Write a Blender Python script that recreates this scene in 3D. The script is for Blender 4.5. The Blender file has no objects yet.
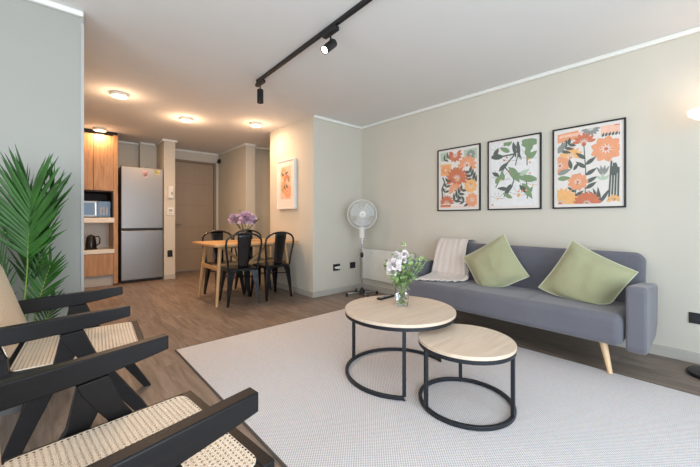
import bpy, bmesh, math, random
from mathutils import Vector, Matrix, noise
random.seed(7)
S = bpy.context.scene
COL = S.collection
R = math.radians
PI = math.pi

# ------------------------------------------------------------------ camera, world, light, exposure
cam = bpy.data.cameras.new('camera'); camo = bpy.data.objects.new('camera', cam); COL.objects.link(camo)
cam.sensor_fit = 'HORIZONTAL'; cam.sensor_width = 36; cam.lens = 330/700*36
cam.shift_y = -(233.5-219)/700; cam.clip_start = .05
fx, fy = .670, .742
yaw = math.atan2(fy, fx)
camo.location = (0, 0, 1.0); camo.rotation_euler = (PI/2, 0, yaw-PI/2)
S.camera = camo

w = bpy.data.worlds.new('sky'); S.world = w; w.use_nodes = True
bg = w.node_tree.nodes['Background']; bg.inputs['Color'].default_value = (.70, .85, 1, 1); bg.inputs['Strength'].default_value = 1.0

def area(name, loc, rot, sx, sy, power, color):
    l = bpy.data.lights.new(name, 'AREA'); l.shape = 'RECTANGLE'; l.size = sx; l.size_y = sy
    l.energy = power; l.color = color
    o = bpy.data.objects.new(name, l); COL.objects.link(o); o.location = loc; o.rotation_euler = rot
    return o
area('window_daylight', (.25, -1.75, 1.15), (PI/2+R(10), 0, 0), 3.5, 2.1, 150, (.75, .875, 1))
area('side_window_daylight', (-1.95, .3, 1.25), (PI/2+R(14), 0, -PI/2), 2.2, 1.7, 60, (.90, .95, 1))

S.view_settings.view_transform = 'Standard'; S.view_settings.look = 'None'
S.view_settings.gamma = 1; S.view_settings.exposure = 0.04
try: S.view_settings.use_curve_mapping = False
except Exception: pass

# ------------------------------------------------------------------ materials
def srgb(r, g, b):
    f = lambda c: (c/255/12.92) if c/255 <= .04045 else ((c/255+.055)/1.055)**2.4
    return (f(r), f(g), f(b), 1)

def mat(name, color, rough=.6, metal=0, noise_s=0, noise_a=.08, bump=0, bump_s=200, coat=0, sheen=0, emit=None, es=0, trans=0, stretch=None, ior=1.45):
    m = bpy.data.materials.new(name); m.use_nodes = True
    nt = m.node_tree; b = nt.nodes['Principled BSDF']
    b.inputs['Base Color'].default_value = color; b.inputs['Roughness'].default_value = rough
    b.inputs['Metallic'].default_value = metal; b.inputs['Coat Weight'].default_value = coat
    b.inputs['Sheen Weight'].default_value = sheen; b.inputs['IOR'].default_value = ior
    b.inputs['Transmission Weight'].default_value = trans
    if name == 'black_stained_wood': b.inputs['Specular IOR Level'].default_value = .3
    if emit: b.inputs['Emission Color'].default_value = emit; b.inputs['Emission Strength'].default_value = es
    tc = nt.nodes.new('ShaderNodeTexCoord'); mp = nt.nodes.new('ShaderNodeMapping')
    nt.links.new(tc.outputs['Object'], mp.inputs['Vector'])
    if stretch: mp.inputs['Scale'].default_value = stretch
    n = nt.nodes.new('ShaderNodeTexNoise'); n.inputs['Scale'].default_value = noise_s or 12; n.inputs['Detail'].default_value = 5
    nt.links.new(mp.outputs['Vector'], n.inputs['Vector'])
    if noise_a and not trans:
        r = nt.nodes.new('ShaderNodeValToRGB')
        r.color_ramp.elements[0].position = .3; r.color_ramp.elements[1].position = .7
        r.color_ramp.elements[0].color = tuple(c*(1-noise_a) for c in color[:3])+(1,)
        r.color_ramp.elements[1].color = tuple(min(1, c*(1+noise_a)) for c in color[:3])+(1,)
        nt.links.new(n.outputs['Fac'], r.inputs['Fac']); nt.links.new(r.outputs['Color'], b.inputs['Base Color'])
    if bump:
        n2 = nt.nodes.new('ShaderNodeTexNoise'); n2.inputs['Scale'].default_value = bump_s; n2.inputs['Detail'].default_value = 3
        nt.links.new(mp.outputs['Vector'], n2.inputs['Vector'])
        bp = nt.nodes.new('ShaderNodeBump'); bp.inputs['Strength'].default_value = bump; bp.inputs['Distance'].default_value = .002
        nt.links.new(n2.outputs['Fac'], bp.inputs['Height']); nt.links.new(bp.outputs['Normal'], b.inputs['Normal'])
    return m

def ramp(nt, fac, stops):
    r = nt.nodes.new('ShaderNodeValToRGB'); e = r.color_ramp.elements
    while len(e) < len(stops): e.new(.5)
    for i, (p, c) in enumerate(stops): e[i].position = p; e[i].color = c
    nt.links.new(fac, r.inputs['Fac']); return r.outputs['Color']

def mixc(nt, fac, a, b, mode='MIX'):
    m = nt.nodes.new('ShaderNodeMix'); m.data_type = 'RGBA'; m.blend_type = mode
    if isinstance(fac, float): m.inputs[0].default_value = fac
    else: nt.links.new(fac, m.inputs[0])
    nt.links.new(a, m.inputs[6])
    if isinstance(b, tuple): m.inputs[7].default_value = b
    else: nt.links.new(b, m.inputs[7])
    return m.outputs[2]

def math_n(nt, op, a, b=None, c=None):
    m = nt.nodes.new('ShaderNodeMath'); m.operation = op
    for i, v in enumerate((a, b, c)):
        if v is None: continue
        if isinstance(v, (int, float)): m.inputs[i].default_value = v
        else: nt.links.new(v, m.inputs[i])
    return m.outputs[0]

def wood_mat(name, c1, c2, axis='X', scale=1, rough=.45, spec=.5):
    m = bpy.data.materials.new(name); m.use_nodes = True; nt = m.node_tree; b = nt.nodes['Principled BSDF']
    b.inputs['Roughness'].default_value = rough
    tc = nt.nodes.new('ShaderNodeTexCoord'); mp = nt.nodes.new('ShaderNodeMapping')
    s = [14*scale]*3; s['XYZ'.index(axis)] = 1.2*scale
    mp.inputs['Scale'].default_value = s
    nt.links.new(tc.outputs['Object'], mp.inputs['Vector'])
    n = nt.nodes.new('ShaderNodeTexNoise'); n.inputs['Scale'].default_value = 2; n.inputs['Detail'].default_value = 8
    n.inputs['Roughness'].default_value = .65; n.inputs['Distortion'].default_value = .6
    nt.links.new(mp.outputs['Vector'], n.inputs['Vector'])
    nt.links.new(ramp(nt, n.outputs['Fac'], [(.3, c2), (.68, c1)]), b.inputs['Base Color'])
    bp = nt.nodes.new('ShaderNodeBump'); bp.inputs['Strength'].default_value = .12; bp.inputs['Distance'].default_value = .002
    nt.links.new(n.outputs['Fac'], bp.inputs['Height']); nt.links.new(bp.outputs['Normal'], b.inputs['Normal'])
    return m

def floor_mat():
    m = bpy.data.materials.new('laminate_planks'); m.use_nodes = True; nt = m.node_tree; b = nt.nodes['Principled BSDF']
    b.inputs['Roughness'].default_value = .42
    tc = nt.nodes.new('ShaderNodeTexCoord'); mp = nt.nodes.new('ShaderNodeMapping'); mp.inputs['Rotation'].default_value = (0, 0, PI/2)
    nt.links.new(tc.outputs['Object'], mp.inputs['Vector'])
    br = nt.nodes.new('ShaderNodeTexBrick'); br.offset = .37; br.inputs['Scale'].default_value = 1
    br.inputs['Brick Width'].default_value = 1.25; br.inputs['Row Height'].default_value = .185
    br.inputs['Mortar Size'].default_value = .0012; br.inputs['Mortar Smooth'].default_value = .4
    br.inputs['Color1'].default_value = (0, 0, 0, 1); br.inputs['Color2'].default_value = (1, 1, 1, 1); br.inputs['Mortar'].default_value = (.5, .5, .5, 1)
    nt.links.new(mp.outputs['Vector'], br.inputs['Vector'])
    # grain, shifted per plank
    mp2 = nt.nodes.new('ShaderNodeMapping'); mp2.inputs['Scale'].default_value = (1.6, 13, 1)
    ad = nt.nodes.new('ShaderNodeVectorMath'); ad.operation = 'ADD'
    nt.links.new(mp.outputs['Vector'], ad.inputs[0])
    sc = nt.nodes.new('ShaderNodeVectorMath'); sc.operation = 'SCALE'; sc.inputs['Scale'].default_value = 7.0
    nt.links.new(br.outputs['Color'], sc.inputs[0]); nt.links.new(sc.outputs[0], ad.inputs[1])
    nt.links.new(ad.outputs[0], mp2.inputs['Vector'])
    n = nt.nodes.new('ShaderNodeTexNoise'); n.inputs['Scale'].default_value = 1.7; n.inputs['Detail'].default_value = 8; n.inputs['Roughness'].default_value = .6; n.inputs['Distortion'].default_value = 1.0
    nt.links.new(mp2.outputs['Vector'], n.inputs['Vector'])
    grain = ramp(nt, n.outputs['Fac'], [(.28, srgb(96, 81, 71)), (.5, srgb(128, 112, 100)), (.75, srgb(154, 138, 126))])
    tone = ramp(nt, br.outputs['Color'], [(0, (.84, .84, .84, 1)), (1, (1.08, 1.07, 1.05, 1))])
    c = mixc(nt, 1.0, grain, tone, 'MULTIPLY')
    c = mixc(nt, br.outputs['Fac'], c, (.12, .09, .07, 1))
    nt.links.new(c, b.inputs['Base Color'])
    bp = nt.nodes.new('ShaderNodeBump'); bp.inputs['Strength'].default_value = .15; bp.inputs['Distance'].default_value = .002
    nt.links.new(n.outputs['Fac'], bp.inputs['Height']); nt.links.new(bp.outputs['Normal'], b.inputs['Normal'])
    return m

def rug_mat():
    m = bpy.data.materials.new('woven_rug'); m.use_nodes = True; nt = m.node_tree; b = nt.nodes['Principled BSDF']
    b.inputs['Roughness'].default_value = .9
    tc = nt.nodes.new('ShaderNodeTexCoord'); sp = nt.nodes.new('ShaderNodeSeparateXYZ'); nt.links.new(tc.outputs['Object'], sp.inputs[0])
    k = 2*PI/.0135
    sx = math_n(nt, 'SINE', math_n(nt, 'MULTIPLY', sp.outputs[0], k))
    sy = math_n(nt, 'SINE', math_n(nt, 'MULTIPLY', sp.outputs[1], k))
    p = math_n(nt, 'MULTIPLY', sx, sy)
    h = math_n(nt, 'MULTIPLY_ADD', p, .5, .5)
    n = nt.nodes.new('ShaderNodeTexNoise'); n.inputs['Scale'].default_value = 60
    nt.links.new(tc.outputs['Object'], n.inputs['Vector'])
    c = ramp(nt, h, [(.22, srgb(168, 162, 160)), (.60, srgb(226, 221, 220))])
    c = mixc(nt, .25, c, n.outputs['Color'], 'OVERLAY')
    nt.links.new(c, b.inputs['Base Color'])
    bp = nt.nodes.new('ShaderNodeBump'); bp.inputs['Strength'].default_value = .5; bp.inputs['Distance'].default_value = .003
    nt.links.new(h, bp.inputs['Height']); nt.links.new(bp.outputs['Normal'], b.inputs['Normal'])
    return m

def cane_mat():
    # octagonal rattan caning: crossing strand pairs leaving rows of real openings
    m = bpy.data.materials.new('rattan_cane'); m.use_nodes = True; nt = m.node_tree; b = nt.nodes['Principled BSDF']
    b.inputs['Roughness'].default_value = .5
    tc = nt.nodes.new('ShaderNodeTexCoord'); sp = nt.nodes.new('ShaderNodeSeparateXYZ'); nt.links.new(tc.outputs['Object'], sp.inputs[0])
    pitch = .0135
    u = math_n(nt, 'DIVIDE', sp.outputs[0], pitch); v = math_n(nt, 'DIVIDE', sp.outputs[1], pitch)
    fu = math_n(nt, 'ABSOLUTE', math_n(nt, 'SUBTRACT', math_n(nt, 'FRACT', u), .5))
    fv = math_n(nt, 'ABSOLUTE', math_n(nt, 'SUBTRACT', math_n(nt, 'FRACT', v), .5))
    d = math_n(nt, 'MAXIMUM', math_n(nt, 'MAXIMUM', fu, fv), math_n(nt, 'MULTIPLY', math_n(nt, 'ADD', fu, fv), .72))
    hole = math_n(nt, 'LESS_THAN', d, .23)
    w1 = math_n(nt, 'SINE', math_n(nt, 'MULTIPLY', u, 4*PI)); w2 = math_n(nt, 'SINE', math_n(nt, 'MULTIPLY', v, 4*PI))
    h = math_n(nt, 'MULTIPLY_ADD', math_n(nt, 'MULTIPLY', w1, w2), .5, .5)
    n = nt.nodes.new('ShaderNodeTexNoise'); n.inputs['Scale'].default_value = 90; nt.links.new(tc.outputs['Object'], n.inputs['Vector'])
    c = ramp(nt, math_n(nt, 'MULTIPLY_ADD', n.outputs['Fac'], .4, math_n(nt, 'MULTIPLY', h, .6)), [(.2, srgb(240, 214, 184)), (.8, srgb(255, 240, 222))])
    nt.links.new(c, b.inputs['Base Color'])
    bp = nt.nodes.new('ShaderNodeBump'); bp.inputs['Strength'].default_value = .4; bp.inputs['Distance'].default_value = .002
    nt.links.new(h, bp.inputs['Height']); nt.links.new(bp.outputs['Normal'], b.inputs['Normal'])
    nt.links.new(math_n(nt, 'SUBTRACT', 1.0, hole), b.inputs['Alpha'])
    # thin split rattan lets some daylight through
    tl = nt.nodes.new('ShaderNodeBsdfTranslucent'); tl.inputs['Color'].default_value = srgb(255, 226, 178)
    tp = nt.nodes.new('ShaderNodeBsdfTransparent'); ms = nt.nodes.new('ShaderNodeMixShader'); m2 = nt.nodes.new('ShaderNodeMixShader')
    nt.links.new(hole, m2.inputs[0]); nt.links.new(tl.outputs[0], m2.inputs[1]); nt.links.new(tp.outputs[0], m2.inputs[2])
    ms.inputs[0].default_value = .12; nt.links.new(b.outputs[0], ms.inputs[1]); nt.links.new(m2.outputs[0], ms.inputs[2])
    nt.links.new(ms.outputs[0], nt.nodes['Material Output'].inputs['Surface'])
    return m

def fabric_mat(name, c, amt=.12, s=260, stretch=None):
    m = bpy.data.materials.new(name); m.use_nodes = True; nt = m.node_tree; b = nt.nodes['Principled BSDF']
    b.inputs['Roughness'].default_value = .92; b.inputs['Sheen Weight'].default_value = .25; b.inputs['Sheen Roughness'].default_value = .5
    tc = nt.nodes.new('ShaderNodeTexCoord'); sp = nt.nodes.new('ShaderNodeSeparateXYZ'); nt.links.new(tc.outputs['Object'], sp.inputs[0])
    n = nt.nodes.new('ShaderNodeTexNoise'); n.inputs['Scale'].default_value = s; n.inputs['Detail'].default_value = 2
    n3 = nt.nodes.new('ShaderNodeTexNoise'); n3.inputs['Scale'].default_value = 5; n3.inputs['Detail'].default_value = 3
    mp = nt.nodes.new('ShaderNodeMapping'); mp.inputs['Scale'].default_value = stretch or (1, 1, 1)
    nt.links.new(tc.outputs['Object'], mp.inputs['Vector'])
    nt.links.new(mp.outputs['Vector'], n.inputs['Vector']); nt.links.new(tc.outputs['Object'], n3.inputs['Vector'])
    f = math_n(nt, 'MULTIPLY_ADD', n.outputs['Fac'], .7, math_n(nt, 'MULTIPLY', n3.outputs['Fac'], .3))
    lo = tuple(x*(1-amt) for x in c[:3])+(1,); hi = tuple(min(1, x*(1+amt)) for x in c[:3])+(1,)
    nt.links.new(ramp(nt, f, [(.35, lo), (.65, hi)]), b.inputs['Base Color'])
    bp = nt.nodes.new('ShaderNodeBump'); bp.inputs['Strength'].default_value = .35; bp.inputs['Distance'].default_value = .0015
    nt.links.new(n.outputs['Fac'], bp.inputs['Height']); nt.links.new(bp.outputs['Normal'], b.inputs['Normal'])
    return m

def emission_mat(name, color, strength):
    m = bpy.data.materials.new(name); m.use_nodes = True; nt = m.node_tree; b = nt.nodes['Principled BSDF']
    b.inputs['Base Color'].default_value = (.8, .8, .8, 1)
    b.inputs['Emission Color'].default_value = color; b.inputs['Emission Strength'].default_value = strength
    return m

def glass_mat(name, rough=0.0, color=(1, 1, 1, 1)):
    m = bpy.data.materials.new(name); m.use_nodes = True; nt = m.node_tree
    b = nt.nodes['Principled BSDF']; b.inputs['Transmission Weight'].default_value = 1; b.inputs['Roughness'].default_value = rough
    b.inputs['Base Color'].default_value = color; b.inputs['IOR'].default_value = 1.45
    return m

M = dict(
    wallgrey=mat('left_wall_grey', srgb(160, 158, 150), .85, noise_s=3, noise_a=.015),  # left wall base, darker and greyer than the other walls
    wall=mat('wall_paint', srgb(203, 197, 183), .85, noise_s=3, noise_a=.015, bump=.05, bump_s=120),
    ceiling=mat('ceiling_paint', srgb(226, 224, 220), .9, noise_s=2, noise_a=.01),
    trim=mat('white_trim', srgb(232, 231, 224), .6, noise_a=.02),
    baseb=mat('baseboard_paint', srgb(178, 172, 162), .6, noise_a=.02),
    floor=floor_mat(), rug=rug_mat(), cane=cane_mat(),
    rugedge=mat('rug_binding', srgb(92, 82, 76), .9),
    door=mat('door_laminate', srgb(158, 140, 120), .55, noise_s=4, noise_a=.03, stretch=(6, 6, .5)),
    doorframe=mat('door_frame_paint', srgb(138, 120, 102), .55, noise_a=.03),
    oak=wood_mat('oak_cabinet', srgb(190, 146, 100), srgb(150, 106, 66), 'Z'),
    oaktop=wood_mat('light_oak_top', srgb(226, 206, 186), srgb(206, 182, 158), 'X', 1.3, .4),
    pine=wood_mat('pale_pine', srgb(206, 166, 118), srgb(180, 138, 92), 'X', 1.2, .45),
    pineleg=wood_mat('pale_pine_upright', srgb(206, 166, 118), srgb(180, 138, 92), 'Z', 1.2, .45),
    beech=wood_mat('beech_leg', srgb(230, 196, 156), srgb(208, 170, 128), 'Z', 1.4, .45),
    blackmetal=mat('black_metal', srgb(38, 40, 45), .38, .3, noise_a=.04),
    blackchair=mat('glossy_black_steel', srgb(16, 17, 20), .28, .2, noise_a=.04, coat=.3),
    blackwood=mat('black_stained_wood', srgb(24, 21, 21), .42, noise_s=6, noise_a=.18, stretch=(1, 14, 14), bump=.08, bump_s=40),
    black=mat('black_plastic', srgb(22, 22, 24), .45, noise_a=.05),
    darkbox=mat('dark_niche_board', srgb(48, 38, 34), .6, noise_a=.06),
    white=mat('white_plastic', srgb(228, 226, 220), .4, noise_a=.02),
    whitelam=mat('white_laminate', srgb(225, 218, 206), .4, noise_a=.02),
    plinth=mat('grey_plinth', srgb(176, 172, 166), .5, noise_a=.03),
    steel=mat('brushed_steel', srgb(138, 134, 130), .34, .7, noise_s=30, noise_a=.04, stretch=(.4, 1, 20)),
    chrome=mat('chrome', srgb(190, 190, 190), .2, 1, noise_a=.02),
    dark=mat('gap_shade', srgb(24, 22, 22), .7, noise_a=.05),  # painted shade for the gap over the cabinet doors
    sofa=fabric_mat('grey_sofa_linen', srgb(98, 97, 104), .14, 320),
    green=fabric_mat('sage_velvet', srgb(158, 157, 122), .06, 140, (3, 1, 1)),
    greenedge=fabric_mat('sage_piping', srgb(188, 192, 164), .06, 300),
    throw=fabric_mat('cream_knit', srgb(206, 196, 188), .08, 180),
    fringe=fabric_mat('cream_fringe', srgb(238, 232, 224), .1, 300, (1, 6, 1)),
    paper=mat('print_paper', srgb(222, 215, 208), .7, noise_a=.015),
    leaf=mat('palm_leaf', srgb(40, 82, 24), .45, noise_s=9, noise_a=.35),
    stem=mat('palm_stem', srgb(120, 142, 60), .5, noise_s=9, noise_a=.2),
    eucal=mat('bouquet_leaf', srgb(146, 172, 112), .5, noise_s=40, noise_a=.25),
    petalw=mat('white_petal', srgb(232, 222, 220), .6, noise_a=.04),
    petall=mat('lilac_petal', srgb(200, 176, 198), .6, noise_s=40, noise_a=.15),
    dkleaf=mat('dark_leaf', srgb(70, 92, 42), .5, noise_s=40, noise_a=.25),
    soil=mat('potting_soil', srgb(52, 40, 32), .95, noise_s=80, noise_a=.3),
    pot=mat('grey_pot', srgb(92, 90, 88), .6, noise_a=.06),
    glass=glass_mat('clear_glass'), water=glass_mat('vase_water', 0, (.93, .98, .96, 1)),
    smoke=mat('dark_glass_door', srgb(40, 52, 66), .08, .2, noise_a=.03),
    heater=mat('heater_enamel', srgb(224, 222, 212), .45, noise_a=.015),
    downlight=emission_mat('warm_diffuser', (1, .78, .52, 1), 9),
    spotlens=emission_mat('spot_lens', (1, .86, .66, 1), 12),
    shade=emission_mat('lamp_glow', (1, .93, .82, 1), 1.2),
)

# ------------------------------------------------------------------ builders
class B:
    def __init__(s): s.bm = bmesh.new(); s.mi = 0
    def _faces(s, fs):
        for f in fs: f.material_index = s.mi
    def box(s, lo, hi, mtx=None, bev=0):
        (x0, y0, z0), (x1, y1, z1) = lo, hi
        v = [s.bm.verts.new(p) for p in ((x0,y0,z0),(x1,y0,z0),(x1,y1,z0),(x0,y1,z0),(x0,y0,z1),(x1,y0,z1),(x1,y1,z1),(x0,y1,z1))]
        fs = [s.bm.faces.new([v[i] for i in q]) for q in ((0,3,2,1),(4,5,6,7),(0,1,5,4),(1,2,6,5),(2,3,7,6),(3,0,4,7))]
        s._faces(fs)
        if bev:
            es = set(e for f in fs for e in f.edges)
            r = bmesh.ops.bevel(s.bm, geom=list(es), offset=bev, segments=3, affect='EDGES', profile=.6)
            vv = set(x for f in r['faces'] for x in f.verts) | set(x for x in v if x.is_valid)
            s._faces(r['faces'])
        else: vv = v
        if mtx is not None:
            for x in vv: x.co = mtx @ x.co
        return s
    def prism(s, poly, axis, a, b):
        """poly: 2D points; extruded along axis between a and b"""
        def P3(p, t):
            return {'x': (t, p[0], p[1]), 'y': (p[0], t, p[1]), 'z': (p[0], p[1], t)}[axis]
        v0 = [s.bm.verts.new(P3(p, a)) for p in poly]; v1 = [s.bm.verts.new(P3(p, b)) for p in poly]
        n = len(poly); fs = [s.bm.faces.new(v0), s.bm.faces.new(v1[::-1])]
        for i in range(n): fs.append(s.bm.faces.new((v0[i], v0[(i+1) % n], v1[(i+1) % n], v1[i])))
        s._faces(fs); bmesh.ops.recalc_face_normals(s.bm, faces=fs); return s
    def tube(s, pts, r, seg=8, closed=False, ratio=1.0, caps=True):
        pts = [Vector(p) for p in pts]; n = len(pts); rs = r if isinstance(r, (list, tuple)) else [r]*n
        rings = []; up = None
        for i, p in enumerate(pts):
            if closed: d = pts[(i+1) % n]-pts[i-1]
            else: d = pts[min(i+1, n-1)]-pts[max(i-1, 0)]
            d.normalize()
            if up is None: up = Vector((0, 0, 1)) if abs(d.z) < .9 else Vector((1, 0, 0))
            a = d.cross(up)
            if a.length < 1e-4: a = d.cross(Vector((0, 1, 0)))
            a.normalize(); b = a.cross(d).normalized(); up = b
            rings.append([s.bm.verts.new(p+a*math.cos(2*PI*k/seg)*rs[i]+b*math.sin(2*PI*k/seg)*rs[i]*ratio) for k in range(seg)])
        m = n if closed else n-1; fs = []
        for i in range(m):
            A, C = rings[i], rings[(i+1) % n]
            for k in range(seg): fs.append(s.bm.faces.new((A[k], A[(k+1) % seg], C[(k+1) % seg], C[k])))
        if not closed and caps: fs += [s.bm.faces.new(rings[0][::-1]), s.bm.faces.new(rings[-1])]
        s._faces(fs); bmesh.ops.recalc_face_normals(s.bm, faces=fs); return s
    def lathe(s, prof, seg=32, c=(0, 0, 0), mtx=None):
        rings = []
        for r, z in prof:
            if r < 1e-5: rings.append([s.bm.verts.new((c[0], c[1], c[2]+z))])
            else: rings.append([s.bm.verts.new((c[0]+r*math.cos(2*PI*k/seg), c[1]+r*math.sin(2*PI*k/seg), c[2]+z)) for k in range(seg)])
        fs = []
        for A, C in zip(rings, rings[1:]):
            for k in range(seg):
                q = [A[k % len(A)], A[(k+1) % len(A)], C[(k+1) % len(C)], C[k % len(C)]]
                u = []
                for v in q:
                    if v not in u: u.append(v)
                if len(u) > 2: fs.append(s.bm.faces.new(u))
        s._faces(fs); bmesh.ops.recalc_face_normals(s.bm, faces=fs)
        if mtx is not None:
            for rg in rings:
                for v in rg: v.co = mtx @ v.co
        return s
    def grid(s, fn, nu, nv):
        g = [[s.bm.verts.new(fn(i/nu, j/nv)) for j in range(nv+1)] for i in range(nu+1)]
        fs = [s.bm.faces.new((g[i][j], g[i+1][j], g[i+1][j+1], g[i][j+1])) for i in range(nu) for j in range(nv)]
        s._faces(fs); return s
    def poly(s, pts):
        f = s.bm.faces.new([s.bm.verts.new(p) for p in pts]); f.material_index = s.mi; return s
    def ball(s, c, r, seg=10, sc=(1, 1, 1)):
        m = Matrix.Translation(c) @ Matrix.Diagonal((r*sc[0], r*sc[1], r*sc[2], 1))
        r_ = bmesh.ops.create_uvsphere(s.bm, u_segments=seg, v_segments=max(5, seg//2+1), radius=1, matrix=m)
        s._faces(set(f for v in r_['verts'] for f in v.link_faces)); return s

def obj(name, b, m, parent=None, smooth=True, bevel=0, bseg=3, solid=0, sub=0, angle=40):
    me = bpy.data.meshes.new(name); bmesh.ops.remove_doubles(b.bm, verts=b.bm.verts[:], dist=1e-6) if solid else None
    b.bm.to_mesh(me); b.bm.free()
    o = bpy.data.objects.new(name, me); COL.objects.link(o)
    for x in (m if isinstance(m, (list, tuple)) else [m]): me.materials.append(M[x] if isinstance(x, str) else x)
    if parent is not None: o.parent = parent
    if solid: md = o.modifiers.new('thickness', 'SOLIDIFY'); md.thickness = solid; md.offset = 0
    if bevel: md = o.modifiers.new('bevel', 'BEVEL'); md.width = bevel; md.segments = bseg; md.limit_method = 'ANGLE'; md.angle_limit = R(35)
    if sub: md = o.modifiers.new('sub', 'SUBSURF'); md.levels = sub; md.render_levels = sub
    if smooth:
        for p in me.polygons: p.use_smooth = True
        me.set_sharp_from_angle(angle=R(angle))
    return o

def islands(name, b, m, parent, **k):
    """one object for each loose piece"""
    seen = set(); out = []
    for v in list(b.bm.verts):
        if v in seen: continue
        grp, stack = [], [v]; seen.add(v)
        while stack:
            x = stack.pop(); grp.append(x)
            for e in x.link_edges:
                y = e.other_vert(x)
                if y not in seen: seen.add(y); stack.append(y)
        nb = B(); mp_ = {x: nb.bm.verts.new(x.co) for x in grp}
        for f in set(f for x in grp for f in x.link_faces): nb.bm.faces.new([mp_[x] for x in f.verts])
        out.append(obj(name, nb, m, parent, **k))
    b.bm.free(); return out

def tag(o, label=None, cat=None, group=None, kind=None):
    if label: o['label'] = label
    if cat: o['category'] = cat
    if group: o['group'] = group
    if kind: o['kind'] = kind
    return o

def thing(name, label, cat, loc=(0, 0, 0), rotz=0, group=None):
    o = bpy.data.objects.new(name, None); COL.objects.link(o); o.empty_display_size = .1
    o.location = loc; o.rotation_euler = (0, 0, rotz)
    return tag(o, label, cat, group)

def struct(name, b, m, **k): return tag(obj(name, b, m, **k), kind='structure')

def dup(root, loc, rotz, label, group=None):
    r = root.copy(); COL.objects.link(r); r.location = loc; r.rotation_euler = (0, 0, rotz); r['label'] = label
    if group: r['group'] = group
    for c in list(root.children):
        d = c.copy(); COL.objects.link(d); d.parent = r
        for g in list(c.children):
            e = g.copy(); COL.objects.link(e); e.parent = d
    return r

# ------------------------------------------------------------------ room shell
CH = 2.32
XS, YS = 3.31, 3.42          # sofa wall plane, short wall plane
struct('floor', B().box((-2.1, -1.9, -.1), (3.5, 7.1, 0)), 'floor')
struct('ceiling', B().box((-2.1, -1.9, CH), (3.5, 7.1, CH+.12)), 'ceiling')
struct('wall_right', B().box((XS, -1.75, 0), (XS+.15, YS, CH)), 'wall')
struct('wall_far', B().box((2.46, YS, 0), (XS+.15, 4.54, CH)), 'wall', bevel=.003)       # projecting block
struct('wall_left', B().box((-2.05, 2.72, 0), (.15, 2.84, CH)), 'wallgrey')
struct('wall_side', B().box((-2.05, 1.45, 0), (-1.9, 2.72, CH)).box((-2.05, -1.75, 0), (-1.9, -.85, CH)).box((-2.05, -.85, 0), (-1.9, 1.45, .35)).box((-2.05, -.85, 2.15), (-1.9, 1.45, CH)), 'wall')
struct('wall_back', B().box((-2.05, -1.75, 2.2), (XS+.15, -1.6, CH)).box((-2.05, -1.75, 0), (-1.5, -1.6, 2.2)).box((3.0, -1.75, 0), (XS+.15, -1.6, 2.2)), 'wall')
wf = B()
for x in (-1.5, 0.0, 1.5, 2.95): wf.box((x, -1.70, 0), (x+.05, -1.64, 2.2))
wf.box((-1.5, -1.70, 2.15), (3.0, -1.64, 2.2)).box((-1.5, -1.70, 0), (3.0, -1.64, .04))
struct('window_1', wf, 'blackmetal')
wf = B()
for y in (-.85, .275, 1.41): wf.box((-2.0, y, .35), (-1.95, y+.04, 2.15))
wf.box((-2.0, -.85, .35), (-1.95, 1.45, .39)).box((-2.0, -.85, 2.11), (-1.95, 1.45, 2.15))
struct('window_2', wf, 'blackmetal')
# kitchen and hallway
struct('wall_kitchen_left', B().box((-.65, 2.84, 0), (-.5, 6.9, CH)), 'wall')
struct('wall_kitchen_back', B().box((-.65, 6.75, 0), (1.372, 6.9, CH)).box((1.12, 6.62, 0), (1.372, 6.75, CH)), 'wall')
struct('wall_pillar', B().box((1.372, 6.1, 0), (1.54, 6.9, CH)), 'wall', bevel=.003)
struct('wall_entrance', B().box((1.54, 6.8, 0), (1.61, 6.95, CH)).box((2.47, 6.8, 0), (2.67, 6.95, CH)).box((1.61, 6.8, 2.13), (2.47, 6.95, CH)), 'wall')
struct('wall_hallway', B().box((2.52, 5.5, 0), (2.69, 6.8, CH)), 'wall', bevel=.003)
struct('wall_niche', B().box((2.69, 5.66, 0), (XS+.15, 5.75, CH)).box((XS, 4.54, 0), (XS+.15, 5.66, CH)), 'wall')
# trims: crown mouldings
def crown(i, pts, h=.035, d=.03, name='trim'):
    b = B()
    for (x0, y0), (x1, y1), (nx, ny) in pts:
        lx, hx = sorted((x0, x1)); ly, hy = sorted((y0, y1))
        if nx < 0: lx -= d
        if nx > 0: hx += d
        if ny < 0: ly -= d
        if ny > 0: hy += d
        b.box((lx, ly, CH-h), (hx, hy, CH))
    struct(f'trim_{i}', b, 'trim', bevel=.008)
crown(1, [((XS, -1.6), (XS, YS), (-1, 0))])
crown(2, [((2.46, YS), (XS-.03, YS), (0, -1))])
crown(3, [((-1.9, 2.72), (.15, 2.72), (0, -1))])
crown(4, [((.75, 6.75), (1.12, 6.75), (0, -1))])
crown(5, [((1.12, 6.62), (1.372, 6.62), (0, -1))])
crown(6, [((1.342, 6.1), (1.57, 6.1), (0, -1)), ((1.372, 6.1), (1.372, 6.59), (-1, 0))])
crown(7, [((1.54, 6.8), (2.52, 6.8), (0, -1))])
crown(8, [((2.52, 5.5), (2.52, 6.77), (-1, 0)), ((2.49, 5.5), (2.69, 5.5), (0, -1)), ((2.69, 5.62), (XS, 5.62), (0, -1))])
struct('trim_9', B().box((.137, 2.713, 0), (.152, 2.7205, 2.25)), 'plinth')
# baseboards
def base(side, lo, hi): struct('baseboard_'+side, B().box((lo[0], lo[1], 0), (hi[0], hi[1], .075)), 'baseb', bevel=.003)
base('right', (XS-.014, -1.6), (XS, YS)); base('far', (2.46, YS-.014), (XS-.014, YS))
base('picture_wall', (2.446, YS-.014), (2.46, 4.54)); base('left', (-1.9, 2.706), (.15, 2.72))
base('pillar', (1.372, 6.086), (1.54, 6.1)); base('hallway', (2.506, 5.486), (2.52, 6.8)); base('niche', (2.506, 5.486), (2.69, 5.5))
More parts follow.
